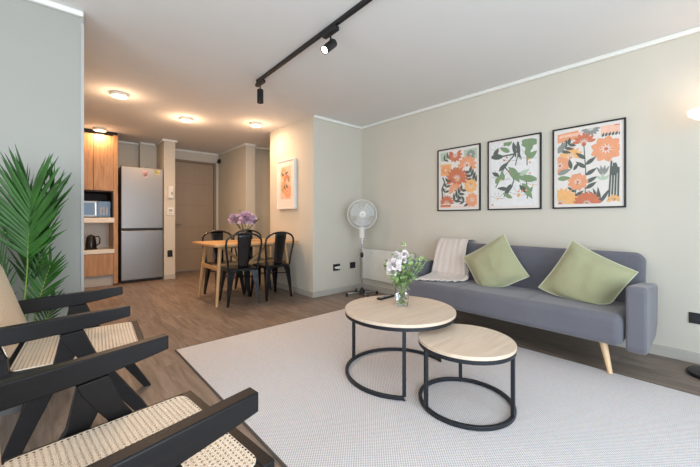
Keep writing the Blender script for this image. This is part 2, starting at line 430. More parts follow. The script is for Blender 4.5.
# entrance door
dr = struct('door_1', B().box((1.65, 6.83, .005), (2.43, 6.87, 2.09)), 'door', bevel=.003)
obj('door_frame', B().box((1.61, 6.785, 0), (1.65, 6.88, 2.13)).box((2.43, 6.785, 0), (2.47, 6.88, 2.13)).box((1.65, 6.785, 2.09), (2.43, 6.88, 2.13)), 'doorframe', dr, bevel=.003)
g = B()
for z in (.42, .84, 1.26, 1.68): g.box((1.655, 6.8285, z), (2.425, 6.8305, z+.006))
obj('door_groove', g, 'doorframe', dr)
obj('door_handle', B().tube([(1.70, 6.83, .90), (1.70, 6.785, .90), (1.82, 6.785, .90)], .010).lathe([(0, 0), (.026, 0), (.026, .008), (0, .008)], 20, mtx=Matrix.Translation((1.70, 6.83, .90)) @ Matrix.Rotation(PI/2, 4, 'X')), 'chrome', dr)
d2 = struct('door_2', B().box((2.705, 5.625, .005), (3.30, 5.655, 2.2)), 'wall', bevel=.003)
obj('door_frame', B().box((2.692, 5.60, 0), (2.705, 5.66, CH-.03)), 'baseb', d2)

# ------------------------------------------------------------------ rug
rg = tag(obj('area_rug', B().box((.70, -.45, .001), (2.685, 2.74, .010)), 'rug', bevel=.002), 'large pale woven area rug lying under the two round coffee tables', 'rug')
rb = B()
for lo, hi in (((.692, -.458, .0005), (.70, 2.748, .009)), ((2.685, -.458, .0005), (2.693, 2.748, .009)), ((.70, 2.74, .0005), (2.685, 2.748, .009)), ((.70, -.458, .0005), (2.685, -.45, .009))): rb.box(lo, hi)
o = obj('binding', rb, 'rugedge', rg); o['label'] = 'dark bound edge'
RUG = .010

# ------------------------------------------------------------------ sofa
sf = thing('sofa', 'grey fabric sofa bed with rounded arms and beech legs against the wall', 'sofa', (2.9, 1.22, 0))
def L(x, y, z): return (x-2.9, y-1.22, z)
SY0, SY1 = .378, 2.07
def cushion_block(x0, x1, y0, y1, z0, z1, bev, segs=6):
    b = B(); b.box((x0, y0, z0), (x1, y1, z1)); return b
st = cushion_block(2.555-2.9, 3.06-2.9, SY0-1.22, SY1-1.22, .215, .408, .05)
seat = obj('seat', st, 'sofa', sf, bevel=.045, bseg=6)
sm = B()
for y in (SY0+.56, SY0+1.12):
    sm.tube([L(2.60, y, .4085), L(2.8, y, .4087), L(3.0, y, .4085)], .0022, 6)
islands('seam', sm, 'sofa', seat)
# backrest: rounded panel leaning back
def rounded(w, h, r, n=8):
    P = []
    for cx_, cy_, a0 in ((w-r, h-r, 0), (-w+r, h-r, 90), (-w+r, .03, 180), (w-r, .03, 270)):
        rr = r if cy_ > .05 else .03
        for i in range(n+1):
            a = R(a0+90*i/n); P.append((cx_+rr*math.cos(a) if cy_ > .05 else (cx_+(r-rr)*(1 if cx_ > 0 else -1))+rr*math.cos(a), cy_+rr*math.sin(a)))
    return P
bk = B(); bw = (2.00-.335)/2; bk.prism(rounded(bw, .46, .06), 'x', -.055, .055)
bo = obj('backrest', bk, 'sofa', sf, bevel=.035, bseg=5)
bo.location = (3.095-2.9, (.335+2.0)/2-1.22, .30); bo.rotation_euler = (0, R(11), 0)
sm = B()
for y in (-.28, .28): sm.tube([(-.0555, y, .05), (-.0557, y, .22), (-.0555, y, .42)], .002, 6)
islands('seam', sm, 'sofa', bo)
def arm(y0, y1):
    b = B(); b.prism([(2.575-2.9, .22), (2.60-2.9, .192), (3.00-2.9, .20), (3.12-2.9, .27), (3.14-2.9, .53), (3.11-2.9, .550), (2.60-2.9, .594), (2.575-2.9, .575)], 'y', y0-1.22, y1-1.22)
    return b
obj('armrest', arm(.268, .366), 'sofa', sf, bevel=.016, bseg=5); obj('armrest', arm(2.077, 2.17), 'sofa', sf, bevel=.016, bseg=5)
for x, y, dx, dy in ((2.69, .50, -.04, -.05), (2.69, 1.96, -.04, .05), (3.0, .56, .0, -.02), (3.0, 1.96, .04, .05)):
    zb = RUG if x < 2.7 else 0
    obj('leg', B().tube([L(x, y, .22), L(x+dx, y+dy, zb+.0005)], [.024, .013], 16), 'beech', sf)
fr = B().box(L(2.66, .48, .195), L(3.02, 1.98, .214)); obj('base_frame', fr, 'black', sf)

# ------------------------------------------------------------------ cushions
def pillow(name, label, c, ang, side, lean, seed, group):
    t = thing(name, label, 'cushion', c, 0, group)
    b = B(); N = 22; h = side/2
    def hgt(u, v):
        a = max(0, 1-(abs(u)/.93)**3.2); d = max(0, 1-(abs(v)/.93)**3.2)
        return .068*(a**.62)*(d**.62)
    rot = Matrix.Rotation(lean, 4, 'Y') @ Matrix.Rotation(ang, 4, 'X')
    def pt(i, j, s):
        u = i*2-1; v = j*2-1
        pin = 1-.06*(1-u*u)*(v*v) ; pin2 = 1-.06*(1-v*v)*(u*u)
        z = hgt(u, v); wr = noise.noise(Vector((u*2.2+seed, v*2.2, s)))*.010*min(1, z/.03) + noise.noise(Vector((u*6+seed, v*2, s+4)))*.004*min(1, z/.03)
        q = rot @ Vector((s*(.0018+z+wr), u*h*pin2, v*h*pin))
        zs = .4125-c[2]; k_ = q.z-zs-.03
        if k_ < 0: q.z = zs+.03*math.exp(k_/.03)+.0005
        return q
    b.grid(lambda i, j: pt(i, j, -1), N, N); b.grid(lambda i, j: pt(i, j, 1), N, N)
    bmesh.ops.remove_doubles(b.bm, verts=b.bm.verts[:], dist=.0001)
    obj('cover', b, 'green', t, sub=1, angle=180)
    e = B(); pts = []
    for q in range(4):
        for k in range(14):
            s_ = k/14
            i, j = [(s_, 0), (1, s_), (1-s_, 1), (0, 1-s_)][q]
            pts.append((pt(i, j, -1)+pt(i, j, 1))/2)
    e.tube(pts, .0042, 8, closed=True)
    o = obj('piping', e, 'greenedge', t); o['label'] = 'paler green edge piping'
    return t
pillow('cushion', 'sage green velvet cushion balanced on a corner, beside the cream throw', (2.895, 1.315, .583), R(-35), .43, R(16), 1, None)
pillow('cushion', 'sage green velvet cushion leaning near the right arm of the sofa', (2.885, .643, .552), R(27), .44, R(17), 5, None)

# ------------------------------------------------------------------ throw blanket over the sofa back
def throw():
    t = thing('throw_blanket', 'cream knitted throw draped over the left end of the sofa back', 'blanket', (3.0, 1.8, .42))
    prof = [(3.248, .60), (3.256, .70), (3.240, .768), (3.18, .786), (3.12, .784), (3.085, .74), (3.035, .64), (3.005, .53), (2.975, .452), (2.93, .428), (2.86, .422), (2.80, .420)]
    def pos(s):
        k = s*(len(prof)-1); i = min(int(k), len(prof)-2); f = k-i
        return prof[i][0]*(1-f)+prof[i+1][0]*f, prof[i][1]*(1-f)+prof[i+1][1]*f
    yl = lambda s: 1.99+.02*s-.08*max(0, s-.72)/.28
    yr = lambda s: 1.60+.05*math.sin(s*5)+(.06*s)
    def fn(i, j):
        x, z = pos(i); y = yl(i)*(1-j)+yr(i)*j
        d = .008*math.sin(j*17+2*i)+.006*noise.noise(Vector((i*4, j*6, 1)))
        x -= .20*(1-j)*max(0, (i-.78)/.22)
        nx = -.95 if .4 < i < .75 else (.95 if i < .16 else -.1); nz = .2 if .4 < i < .75 else .9
        k = abs(d)+.001
        return (x+nx*k-3.0, y-1.8, z+nz*k-.42)
    b = B().grid(fn, 60, 34)
    obj('cloth', b, 'throw', t, solid=.006, angle=180)
    f = B(); rnd = random.Random(3)
    for k in range(46):
        j = k/45; p = Vector(fn(1, j)); q = p+Vector((-.035-rnd.random()*.012, rnd.uniform(-.012, .012), -.002))
        f.tube([p+Vector((0, 0, .001)), (p+q)/2+Vector((0, rnd.uniform(-.005, .005), .004)), q], .0028, 5)
    for k in range(26):
        i = .60+.34*k/25; p = Vector(fn(i, 1)); q = p+Vector((-.008, -.03-rnd.random()*.01, -.012 if i < .8 else -.001))
        f.tube([p, q], .0028, 5)
    o = obj('fringe', f, 'fringe', t); o['label'] = 'white fringe'; o['kind'] = 'stuff'
throw()

# ------------------------------------------------------------------ coffee tables
def ring(b, R_, z, a0, a1, r=.009, n=64, closed=False, sq=True):
    pts = [(R_*math.cos(a0+(a1-a0)*k/n), R_*math.sin(a0+(a1-a0)*k/n), z) for k in range(n if closed else n+1)]
    # square section band
    rin, rout = R_-r, R_+r; rings = []
    for (x, y, z_) in pts:
        u = Vector((x, y, 0)).normalized()
        rings.append([b.bm.verts.new(u*rin+Vector((0, 0, z-r))), b.bm.verts.new(u*rout+Vector((0, 0, z-r))), b.bm.verts.new(u*rout+Vector((0, 0, z+r))), b.bm.verts.new(u*rin+Vector((0, 0, z+r)))])
    m = len(rings) if closed else len(rings)-1; fs = []
    for i in range(m):
        A, C = rings[i], rings[(i+1) % len(rings)]
        for k in range(4): fs.append(b.bm.faces.new((A[k], A[(k+1) % 4], C[(k+1) % 4], C[k])))
    if not closed: fs += [b.bm.faces.new(rings[0][::-1]), b.bm.faces.new(rings[-1])]
    bmesh.ops.recalc_face_normals(b.bm, faces=fs)
def coffee(name, label, c, top, Rr, legs, arc):
    t = thing(name, label, 'coffee table', (c[0], c[1], RUG))
    h = top-RUG
    b = B().lathe([(0, h-.018), (Rr-.002, h-.018), (Rr, h-.016), (Rr, h-.002), (Rr-.002, h), (0, h)], 96)
    obj('tabletop', b, 'oaktop', t)
    b = B(); ring(b, Rr-.011, h-.018-.0105, 0, 2*PI, .010, 96, True); obj('top_ring', b, 'blackmetal', t, bevel=.002)
    b = B(); closed = arc is None
    a0, a1 = (0, 2*PI) if closed else arc
    ring(b, Rr-.011, .012, a0, a1, .0095, 96, closed); obj('base_ring', b, 'blackmetal', t, bevel=.002)
    for a in legs:
        m = Matrix.Rotation(a, 4, 'Z')
        obj('leg', B().box((Rr-.020, -.010, .0215), (Rr-.002, .010, h-.0385), m), 'blackmetal', t, bevel=.002)
    b = B()
    for a in legs: b.lathe([(0, 0), (.008, 0), (.008, .003), (0, .003)], 10, c=((Rr-.011)*math.cos(a), (Rr-.011)*math.sin(a), 0))
    islands('foot_pad', b, 'black', t)
    return t
cl = (1.672, 1.375); cs = (1.655, .905)
an = lambda c, p: math.atan2(p[1]-c[1], p[0]-c[0])
a1, a2, a3 = an(cl, (1.435, 1.147)), an(cl, (2.004, 1.277)), an(cl, (1.567, 1.715))
# open ring: from leg a2 the long way round through a3 to a1
coffee('coffee_table', 'larger round coffee table with the flower vase, pale oak top on black frame', cl, .425, .352, (a1, a2, a3), (a2, a1+2*PI))
coffee('coffee_table', 'smaller empty round coffee table nested in front, pale oak top on black frame', cs, .357, .249, tuple(an(cs, p) for p in ((1.434, 1.008), (1.686, .678), (1.869, 1.057))), None)
TT = .425
# remote
rc = thing('remote_control', 'slim black remote control lying on the larger coffee table', 'remote control', (1.80, 1.605, TT), R(3))
obj('casing', B().box((-.082, -.019, .0004), (.082, .019, .015)), 'black', rc, bevel=.004)
rbn = B(); rbn.box((-.06, -.012, .0148), (-.03, .012, .0165))
for i in range(4):
    for j in range(3): rbn.box((-.015+i*.018, -.012+j*.009, .0148), (-.006+i*.018, -.006+j*.009, .0165))
obj('buttons', rbn, 'plinth', rc)

# glass vase
def glass_vase(parent, rb_, rt, h, waterh, m='glass'):
    th = .0028
    b = B().lathe([(0, .0), (rb_, .0), (rb_*.98, .004), (rb_+(rt-rb_)*.5, h*.5), (rt, h), (rt-th*.6, h+.001), (rt-th, h), (rb_+(rt-rb_)*.5-th, h*.5), (rb_-th, .008), (0, .008)], 40)
    v = obj('glass_body', b, m, parent)
    if waterh:
        k = waterh/h; rw = rb_+(rt-rb_)*k-th-.0006
        obj('water', B().lathe([(0, .0086), (rb_-th-.0006, .0086), (rb_+(rt-rb_)*k*.5-th-.0006, waterh*.5), (rw, waterh), (0, waterh)], 32), 'water', parent)
    return v
def leafq(b, base, d, up, ln, wd, fold=.15):
    d = d.normalized(); side = d.cross(up)
    if side.length < .01: side = d.cross(Vector((1, 0, .3)))
    side.normalize(); nrm = side.cross(d)
    rows = [(0, .12), (.25, .8), (.5, 1), (.75, .75), (1, .05)]
    P = []
    for s_, w_ in rows:
        c = base+d*ln*s_-Vector((0, 0, 1))*ln*.12*s_*s_
        P.append([b.bm.verts.new(c-side*wd*.5*w_+nrm*fold*wd*w_*.5), b.bm.verts.new(c), b.bm.verts.new(c+side*wd*.5*w_+nrm*fold*wd*w_*.5)])
    for A, C in zip(P, P[1:]):
        for k in range(2): f = b.bm.faces.new((A[k], A[k+1], C[k+1], C[k])); f.material_index = b.mi
def bloom(b, c, r, n=40, seed=0, pet=.55):
    """ball of little cupped petals around a flower centre"""
    rnd = random.Random(seed)
    for k in range(n):
        z = 1-1.7*(k+.5)/n; a = k*2.39996; q = math.sqrt(max(0, 1-z*z))
        d = Vector((q*math.cos(a), q*math.sin(a), z)).normalized()
        p = Vector(c)+d*r*rnd.uniform(.35, .5)
        dd = (d+Vector((rnd.uniform(-.3, .3), rnd.uniform(-.3, .3), rnd.uniform(-.1, .4)))).normalized()
        leafq(b, p, dd, Vector((rnd.uniform(-1, 1), rnd.uniform(-1, 1), .6)).normalized(), r*rnd.uniform(.55, .75), r*pet*1.25, .4)

# white bouquet
v = thing('flower_vase', 'clear glass vase with white flowers and green leaves on the coffee table', 'vase', (1.725, 1.395, TT+.0005))
glass_vase(v, .040, .052, .150, .085)
rnd = random.Random(11)
cam_r = Vector((.742, -.670, 0)); cam_f = Vector((.670, .742, 0))
def cp(r_, f_, z): return cam_r*r_+cam_f*f_+Vector((0, 0, z))
K_ = 1.1
stems = B(); leaves = B()
tips = [(-.085, .02, .275), (-.05, -.03, .315), (-.02, .03, .34), (.02, .05, .38), (.05, 0, .33), (.09, .02, .28), (.12, -.02, .30), (-.10, .05, .24), (.04, -.06, .26), (0, -.05, .24), (.15, .03, .275), (-.04, .07, .27), (.07, .07, .27), (.00, .02, .30), (.03, -.04, .22), (-.07, -.05, .22)]
for n_, (a, f_, z) in enumerate(tips):
    a *= K_; z *= 1.04
    st_ = cp(-a*.18, f_*.2, .012); md = cp(a*.30, f_*.4, .15); tp = cp(a, f_, z)
    pts = [st_*(1-t)**2+md*2*t*(1-t)+tp*t*t for t in [k/8 for k in range(9)]]
    stems.tube(pts, .0017, 5)
    for k in range(4, 9):
        p = pts[k]
        for q in range(3):
            d = Vector((rnd.uniform(-1, 1), rnd.uniform(-1, 1), rnd.uniform(-.35, .7)))
            leafq(leaves, p, d, Vector((0, 0, 1)), rnd.uniform(.030, .048), rnd.uniform(.022, .034))
obj('stems', stems, 'eucal', v); obj('leaves', leaves, 'eucal', v, angle=180)
for k, (a, f_, z, r_) in enumerate([(-.055, -.05, .262, .046), (-.035, -.02, .315, .034), (.012, -.01, .328, .026), (.006, .0, .29, .024), (-.068, -.035, .225, .03)]):
    b = B(); bloom(b, cp(a*K_, f_, z*1.04), r_*1.1, 46, k, .7); obj('blossom', b, 'petalw', v, angle=180)
BUD = mat('cream_bud', srgb(222, 226, 180), .6)
for (a, f_, z) in ((.115, 0, .295), (.02, .05, .385), (.10, .03, .265)):
    b = B(); bloom(b, cp(a*K_, f_, z*1.04), .016, 16, int(z*1000)); obj('bud', b, BUD, v, angle=180)

# ------------------------------------------------------------------ cane armchairs
def armchair():
    t = thing('armchair', '', 'armchair')
    # side frames: arm plank + compass legs (x forward, z up)
    for s in (-1, 1):
        y0, y1 = (.250, .287) if s > 0 else (-.287, -.250)
        A = B().prism([(-.070, .612), (-.070, .567), (-.13, .556), (-.25, .538), (-.45, .524), (-.62, .518), (-.66, .545), (-.655, .575), (-.48, .590)], 'y', y0, y1)
        obj('armrest', A, 'blackwood', t, bevel=.004)
        m0, m1 = y0+.002, y1-.002
        F = B().prism([(-.310, .5285), (-.235, .5375), (-.192, .430), (-.02, .165), (.072, .0), (.035, .0), (-.075, .165), (-.256, .430), (-.300, .50)], 'y', m0, m1)
        obj('leg', F, 'blackwood', t, bevel=.003)
        m0, m1 = y0+.0045, y1-.0045
        G = B().prism([(-.245, .5360), (-.306, .5285), (-.330, .413), (-.411, .283), (-.475, .10), (-.500, .0), (-.462, .0), (-.417, .10), (-.330, .296), (-.262, .430), (-.235, .50)], 'y', m0, m1)
        obj('leg', G, 'blackwood', t, bevel=.003)
    # seat frame
    z0, z1 = .372, .404
    sf_ = B()
    xo0, xo1, yo = -.485, .0, .2485
    sf_.box((xo0, -yo, z0), (xo0+.032, yo, z1)).box((xo1-.035, -yo, z0), (xo1, yo, z1)).box((xo0+.032, -yo, z0), (xo1-.035, -yo+.024, z1)).box((xo0+.032, yo-.024, z0), (xo1-.035, yo, z1))
    se = obj('seat_frame', sf_, 'blackwood', t, bevel=.003)
    def rrect(x0, x1, y0, y1, r, n=6):
        P = []
        for cx_, cy_, a0 in ((x1-r, y1-r, 0), (x0+r, y1-r, 90), (x0+r, y0+r, 180), (x1-r, y0+r, 270)):
            for i in range(n+1): P.append((cx_+r*math.cos(R(a0+90*i/n)), cy_+r*math.sin(R(a0+90*i/n))))
        return P
    c = B().prism(rrect(-.462, -.030, -.232, .232, .03), 'z', .4035, .4075)
    obj('cane_seat', c, 'cane', t, smooth=False)['label'] = 'woven natural cane seat panel'
    # backrest panel in its own plane
    p0 = Vector((-.463, 0, .470)); p1 = Vector((-.558, 0, .785)); ln = (p1-p0).length; ang = math.atan2(p1.x-p0.x, p1.z-p0.z)
    bf = B().box((-.036, -.2485, -.02), (-.004, .2485, .02)).box((-.036, -.2485, ln-.02), (-.004, .2485, ln+.004)).box((-.036, -.2485, .02), (-.004, -.225, ln-.02)).box((-.036, .225, .02), (-.004, .2485, ln-.02))
    bo_ = obj('back_frame', bf, 'blackwood', t, bevel=.003); bo_.location = p0; bo_.rotation_euler = (0, ang, 0)
    cb = B().prism(rrect(-.012, ln, -.243, .243, .03), 'z', -.002, .0015)
    co = obj('cane_back', cb, 'cane', t, smooth=False); co['label'] = 'woven natural cane back panel'
    co.location = p0; co.rotation_euler = (0, ang-PI/2, 0)
    # rails joining the sides
    obj('rail', B().box((-.31, -.2485, .335), (-.28, .2485, .371)), 'blackwood', t, bevel=.003)
    obj('back_post', B().prism([(-.485, .372), (-.455, .372), (-.463, .46), (-.495, .46)], 'y', -.2485, -.215), 'blackwood', t)
    obj('back_post', B().prism([(-.485, .372), (-.455, .372), (-.463, .46), (-.495, .46)], 'y', .215, .2485), 'blackwood', t)
    return t
ac = armchair(); ac.location = (.385, .98, 0); ac.rotation_euler = (0, 0, R(6))
tag(ac, 'black wood and cane armchair closest to the viewer, its arm beside the rug', 'armchair', 'cane armchairs facing the sofa')
dup(ac, (.352, 2.03, 0), R(-4.5), 'black wood and cane armchair in front of the palm, its backrest in view', 'cane armchairs facing the sofa')

# ------------------------------------------------------------------ palm
def palm():
    base_ = Vector((-.15, 2.50, 0))
    t = thing('potted_palm', 'tall green areca palm in the corner behind the cane armchair', 'plant', base_)
    obj('pot', B().lathe([(0, 0), (.085, 0), (.115, .22), (.118, .23), (.108, .23), (.104, .205), (0, .205)], 40), 'pot', t)
    obj('soil', B().lathe([(0, .206), (.103, .206), (.103, .212), (0, .214)], 24), 'soil', t)
    rnd = random.Random(5)
    def frond(pts, n, ln, wd, seed, plane, s0=.3):
        """pts: bezier in (right, forward, z) camera-independent axes local to the pot"""
        rr = random.Random(seed)
        P = [cp(p_[0]+(.05 if k_ else 0), p_[1], .21+(p_[2]-.21)*.93) for k_, p_ in enumerate(pts)]
        def bz(s): return P[0]*(1-s)**3+P[1]*3*s*(1-s)**2+P[2]*3*s*s*(1-s)+P[3]*s**3
        b = B(); b.mi = 1
        b.tube([bz(k/16) for k in range(17)], [.006*(1-.8*k/16) for k in range(17)], 6)
        b.mi = 0
        for k in range(n):
            s = s0+(1-s0)*(k+.5)/n; p = bz(s); d = (bz(min(1, s+.02))-bz(s-.02)).normalized()
            side = d.cross(plane).normalized()
            for sg in (-1, 1):
                a = .88-.58*((s-s0)/(1-s0))+rr.uniform(-.08, .08)
                dd = (d*math.cos(a)+side*sg*math.sin(a)+plane*rr.uniform(.0, .28)).normalized()
                l_ = ln*(.50+.50*math.sin(PI*((s-s0)/(1-s0)*.80+.05)))*rr.uniform(.9, 1.08)
                segs = 5; sd = dd.cross(plane)
                sd = (sd.normalized() if sd.length > .01 else side); rows = []
                for q in range(segs+1):
                    f = q/segs; c = p+dd*l_*f-Vector((0, 0, 1))*l_*.05*f*f
                    wv = wd*(.35+.65*math.sin(PI*min(1, .15+f*.55)))*(1-f**3) + .0006
                    rows.append((b.bm.verts.new(c-sd*wv/2), b.bm.verts.new(c+plane*wv*.22), b.bm.verts.new(c+sd*wv/2)))
                for A, C in zip(rows, rows[1:]):
                    for j in (0, 1): f_ = b.bm.faces.new((A[j], A[j+1], C[j+1], C[j])); f_.material_index = 0
        for v_ in b.bm.verts:
            if v_.co.y > .16: v_.co.y = .16+.045*math.tanh((v_.co.y-.16)/.08)
        obj('frond', b, ['leaf', 'stem'], t, angle=180)
    pl = -cam_f
    tw = lambda a, b_=0: (cam_f*-math.cos(a)+cam_r*math.sin(a)+Vector((0, 0, b_))).normalized()
    frond([(0, 0, .21), (.05, -.02, .60), (.05, -.03, .90), (.09, -.05, 1.20)], 30, .34, .019, 1, tw(.15), .60)
    frond([(.01, 0, .21), (.03, .02, .55), (.03, .02, .85), (.17, .0, 1.20)], 22, .26, .018, 2, tw(-.2, .3), .50)
    frond([(.0, .02, .21), (.04, .03, .45), (.05, .03, .62), (.13, .02, .80)], 13, .17, .014, 3, tw(.5, .5), .45)
    frond([(-.02, 0, .21), (-.06, 0, .6), (-.10, 0, .9), (-.26, -.05, 1.14)], 22, .30, .019, 4, tw(-.3, .3), .40)
    frond([(-.03, -.02, .21), (-.05, -.04, .5), (-.10, -.05, .75), (-.22, -.08, .92)], 18, .22, .016, 5, tw(.2, .4), .4)
    frond([(.02, 0.02, .21), (.05, .05, .36), (.07, .06, .48), (.11, .06, .58)], 10, .12, .012, 6, tw(.2, .3), .4)
    frond([(-.01, .03, .21), (-.02, .04, .55), (-.01, .04, .85), (-.02, .03, 1.20)], 22, .28, .018, 7, tw(-.4), .45)
    frond([(-.03, .0, .21), (-.08, .02, .4), (-.16, .02, .55), (-.30, .02, .66)], 14, .2, .015, 8, tw(.1, .6), .4)
palm()

# ------------------------------------------------------------------ dining group
dt = thing('dining_table', 'pale pine dining table with splayed legs by the hallway wall', 'dining table', (1.88, 4.10, 0))
DX, DY, DZ = .545, .40, .71
obj('tabletop', B().box((-DX, -DY, DZ-.026), (DX, DY, DZ)), 'pine', dt, bevel=.004)
for sx in (-1, 1):
    for sy in (-1, 1):
        tx, ty, bx_, by_ = sx*(DX-.115), sy*(DY-.16), sx*(DX-.05), sy*(DY-.09)
        obj('leg', B().tube([(tx, ty, DZ-.0265), (bx_, by_, .0)], [.023, .017], 12), 'pineleg', dt)
    x = sx*(DX-.086)
    obj('stretcher', B().box((x-.013, -DY+.140, .40), (x+.013, DY-.140, .445)), 'pine', dt, bevel=.003)
obj('beam', B().box((-.36, -.02, DZ-.075), (.36, .02, DZ-.027)), 'pine', dt, bevel=.003)
for s in (-1, 1): obj('brace', B().prism([(s*.33, DZ-.076), (s*.28, DZ-.076), (s*.03, .445), (s*.08, .445)], 'y', -.014, .014), 'pine', dt, bevel=.002)
obj('spreader', B().box((-DX+.10, -.018, .405), (DX-.10, .018, .444)), 'pine', dt, bevel=.003)

def metal_chair():
    t = thing('metal_chair', '', 'chair')       # faces +y
    SZ = .43
    # seat pan with rolled edge
    P = []
    for cx_, cy_, a0, w_ in ((.19, .185, 0, 1), (-.19, .185, 90, 1), (-.175, -.18, 180, 1), (.175, -.18, 270, 1)):
        r = .045; sx = 1 if cx_ > 0 else -1; sy = 1 if cy_ > 0 else -1
        for i in range(7):
            a = R(a0+90*i/6); P.append((cx_-sx*r+r*math.cos(a), cy_-sy*r+r*math.sin(a)))
    s_ = B().prism(P, 'z', SZ-.035, SZ-.012)
    s_.prism([(x*.93, y*.93) for x, y in P], 'z', SZ-.012, SZ-.004)
    obj('seat', s_, 'blackchair', t, bevel=.005)
    for sx in (-1, 1):
        for sy in (-1, 1):
            b = B(); rows = []
            for f, hw in ((0, .075), (.15, .056), (.5, .040), (1, .020)):
                z = (SZ-.036)*(1-f)
                cx_ = sx*(.165+.025*f); cy_ = sy*(.158+.032*f)
                u = Vector((-sx, sy, 0)).normalized()
                o_ = Vector((sx, sy, 0)).normalized()*.012*(1-.3*f)
                c = Vector((cx_, cy_, z))
                rows.append([b.bm.verts.new(c+Vector((-sx*hw*1.1, 0, 0))-o_*.2), b.bm.verts.new(c+o_), b.bm.verts.new(c+Vector((0, -sy*hw*1.1, 0))-o_*.2), b.bm.verts.new(c-o_*.6)])
            for A, C in zip(rows, rows[1:]):
                for k in range(4): b.bm.faces.new((A[k], A[(k+1) % 4], C[(k+1) % 4], C[k]))
            b.bm.faces.new(rows[0]); b.bm.faces.new(rows[-1][::-1]); bmesh.ops.recalc_face_normals(b.bm, faces=b.bm.faces[:])
            obj('leg', b, 'blackchair', t, bevel=.003)
    # hoop back
    pts = []
    H0, H1 = SZ-.02, .835
    hw = .175
    side = [(-.168, -.160, H0), (-.178, -.170, .52), (-.196, -.184, .62), (-.205, -.198, .70)]
    pts = list(side)
    for k in range(1, 12):
        a = PI-PI*k/12
        pts.append((.205*math.cos(a), -.198-.022*math.sin(a), .715+.12*math.sin(a)**.8))
    pts += [(-x, y, z) for x, y, z in side[::-1]]
    obj('back_hoop', B().tube(pts, .012, 8), 'blackchair', t, angle=60)
    def fs(i, j):
        z = (H0+.012)+(.815-H0)*j; w_ = .058+.026*j
        y = -.152-.070*((z-H0)/.40)**1.2; x = (i*2-1)*w_
        return (x, y-.006*(1-(i*2-1)**2), z)
    obj('splat', B().grid(fs, 6, 10), 'blackchair', t, solid=.004)
    islands('brace', B().tube([(-.150, -.12, .30), (.150, .12, .30)], .006, 6).tube([(.150, -.12, .306), (-.150, .12, .306)], .006, 6), 'blackchair', t)
    return t
mc = metal_chair(); mc.location = (1.675, 3.85, 0); mc.rotation_euler = (0, 0, R(-7))
grp = 'black metal dining chairs'
tag(mc, 'black metal dining chair at the near side of the table, left of two', 'chair', grp)
dup(mc, (2.10, 3.845, 0), R(4), 'black metal dining chair at the near side, standing next to the wall with the picture', grp)
dup(mc, (1.70, 4.38, 0), PI+R(3), 'black metal dining chair across the table, seen behind the table end at left', grp)
dup(mc, (2.12, 4.41, 0), PI-R(4), 'black metal dining chair across the table, mostly hidden behind the purple flowers', grp)

fv = thing('flower_vase', 'dark glass vase of purple flowers standing on the dining table', 'vase', (1.877, 4.163, DZ+.0005))
obj('vase_body', B().lathe([(0, 0), (.034, 0), (.040, .03), (.036, .09), (.040, .15), (.036, .15), (.032, .09), (.034, .03), (0, .01)], 28), mat('smoked_glass', srgb(120, 112, 120), .08, trans=.6, noise_a=0), fv)
rnd = random.Random(4); st_ = B(); lv = B()
heads = [(-.125, 0, .285, .080), (.030, 0, .295, .110), (-.045, .05, .27, .065), (.085, .05, .28, .075)]
twigs = [(-.06, .02, .40), (.19, .0, .29), (.22, .01, .31), (-.10, -.02, .24), (.15, .03, .26), (-.02, -.05, .24), (.05, -.06, .22), (-.07, -.06, .21)]
for a, f_, z, _ in heads+[(*q, 0) for q in twigs]:
    s0 = cp(-a*.1, f_*.1, .02); m0 = cp(a*.15, f_*.2, .14); e0 = cp(a, f_, z)
    pts = [s0*(1-k/6)**2+m0*2*(k/6)*(1-k/6)+e0*(k/6)**2 for k in range(7)]
    st_.tube(pts, .002, 5)
    for k in range(3, 7):
        for q in range(3): leafq(lv, pts[k], Vector((rnd.uniform(-1, 1), rnd.uniform(-1, 1), rnd.uniform(-.2, .7))), Vector((0, 0, 1)), rnd.uniform(.02, .04), .016)
obj('stems', st_, 'dkleaf', fv); obj('leaves', lv, 'dkleaf', fv, angle=180)
for k, (a, f_, z, r_) in enumerate(heads):
    b = B(); bloom(b, cp(a, f_, z), r_, 90, 30+k, .35); obj('blossom', b, 'petall', fv, angle=180)

# ------------------------------------------------------------------ kitchen
kc = thing('kitchen_cabinet', 'tall oak kitchen cabinet with open microwave and kettle niches beside the fridge', 'cabinet', (0, 6.1, 0))
KX0, KX1 = -.48, .746
K = lambda x, y, z: (x, y-6.1, z)
obj('side_panel', B().box(K(.690, 6.1, .02), K(KX1, 6.70, 2.27)), 'oak', kc, bevel=.002)
obj('side_panel', B().box(K(KX0, 6.12, .02), K(KX0+.03, 6.70, 2.27)), 'oak', kc, bevel=.002)
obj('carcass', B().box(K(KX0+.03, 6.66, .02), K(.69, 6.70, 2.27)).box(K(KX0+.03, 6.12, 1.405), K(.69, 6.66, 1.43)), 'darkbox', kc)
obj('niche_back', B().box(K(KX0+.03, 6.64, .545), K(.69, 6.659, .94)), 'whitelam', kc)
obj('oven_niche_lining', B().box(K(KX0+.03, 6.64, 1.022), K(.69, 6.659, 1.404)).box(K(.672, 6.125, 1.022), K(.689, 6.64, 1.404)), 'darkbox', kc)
obj('shelf', B().box(K(KX0+.03, 6.09, .945), K(.70, 6.64, 1.02)), 'whitelam', kc, bevel=.003)
obj('shelf', B().box(K(KX0+.03, 6.09, .485), K(.70, 6.64, .545)), 'whitelam', kc, bevel=.003)
for x0, x1 in ((-.45, -.005), (.0, .448), (.453, .688)):
    obj('door', B().box(K(x0, 6.10, 1.425), K(x1, 6.119, 2.25)), 'oak', kc, bevel=.0015)
for x0, x1 in ((-.45, .116), (.12, .688)):
    obj('drawer', B().box(K(x0, 6.10, .16), K(x1, 6.119, .48)), 'oak', kc, bevel=.0015)
obj('plinth', B().box(K(KX0, 6.14, 0), K(.69, 6.16, .155)), 'plinth', kc)
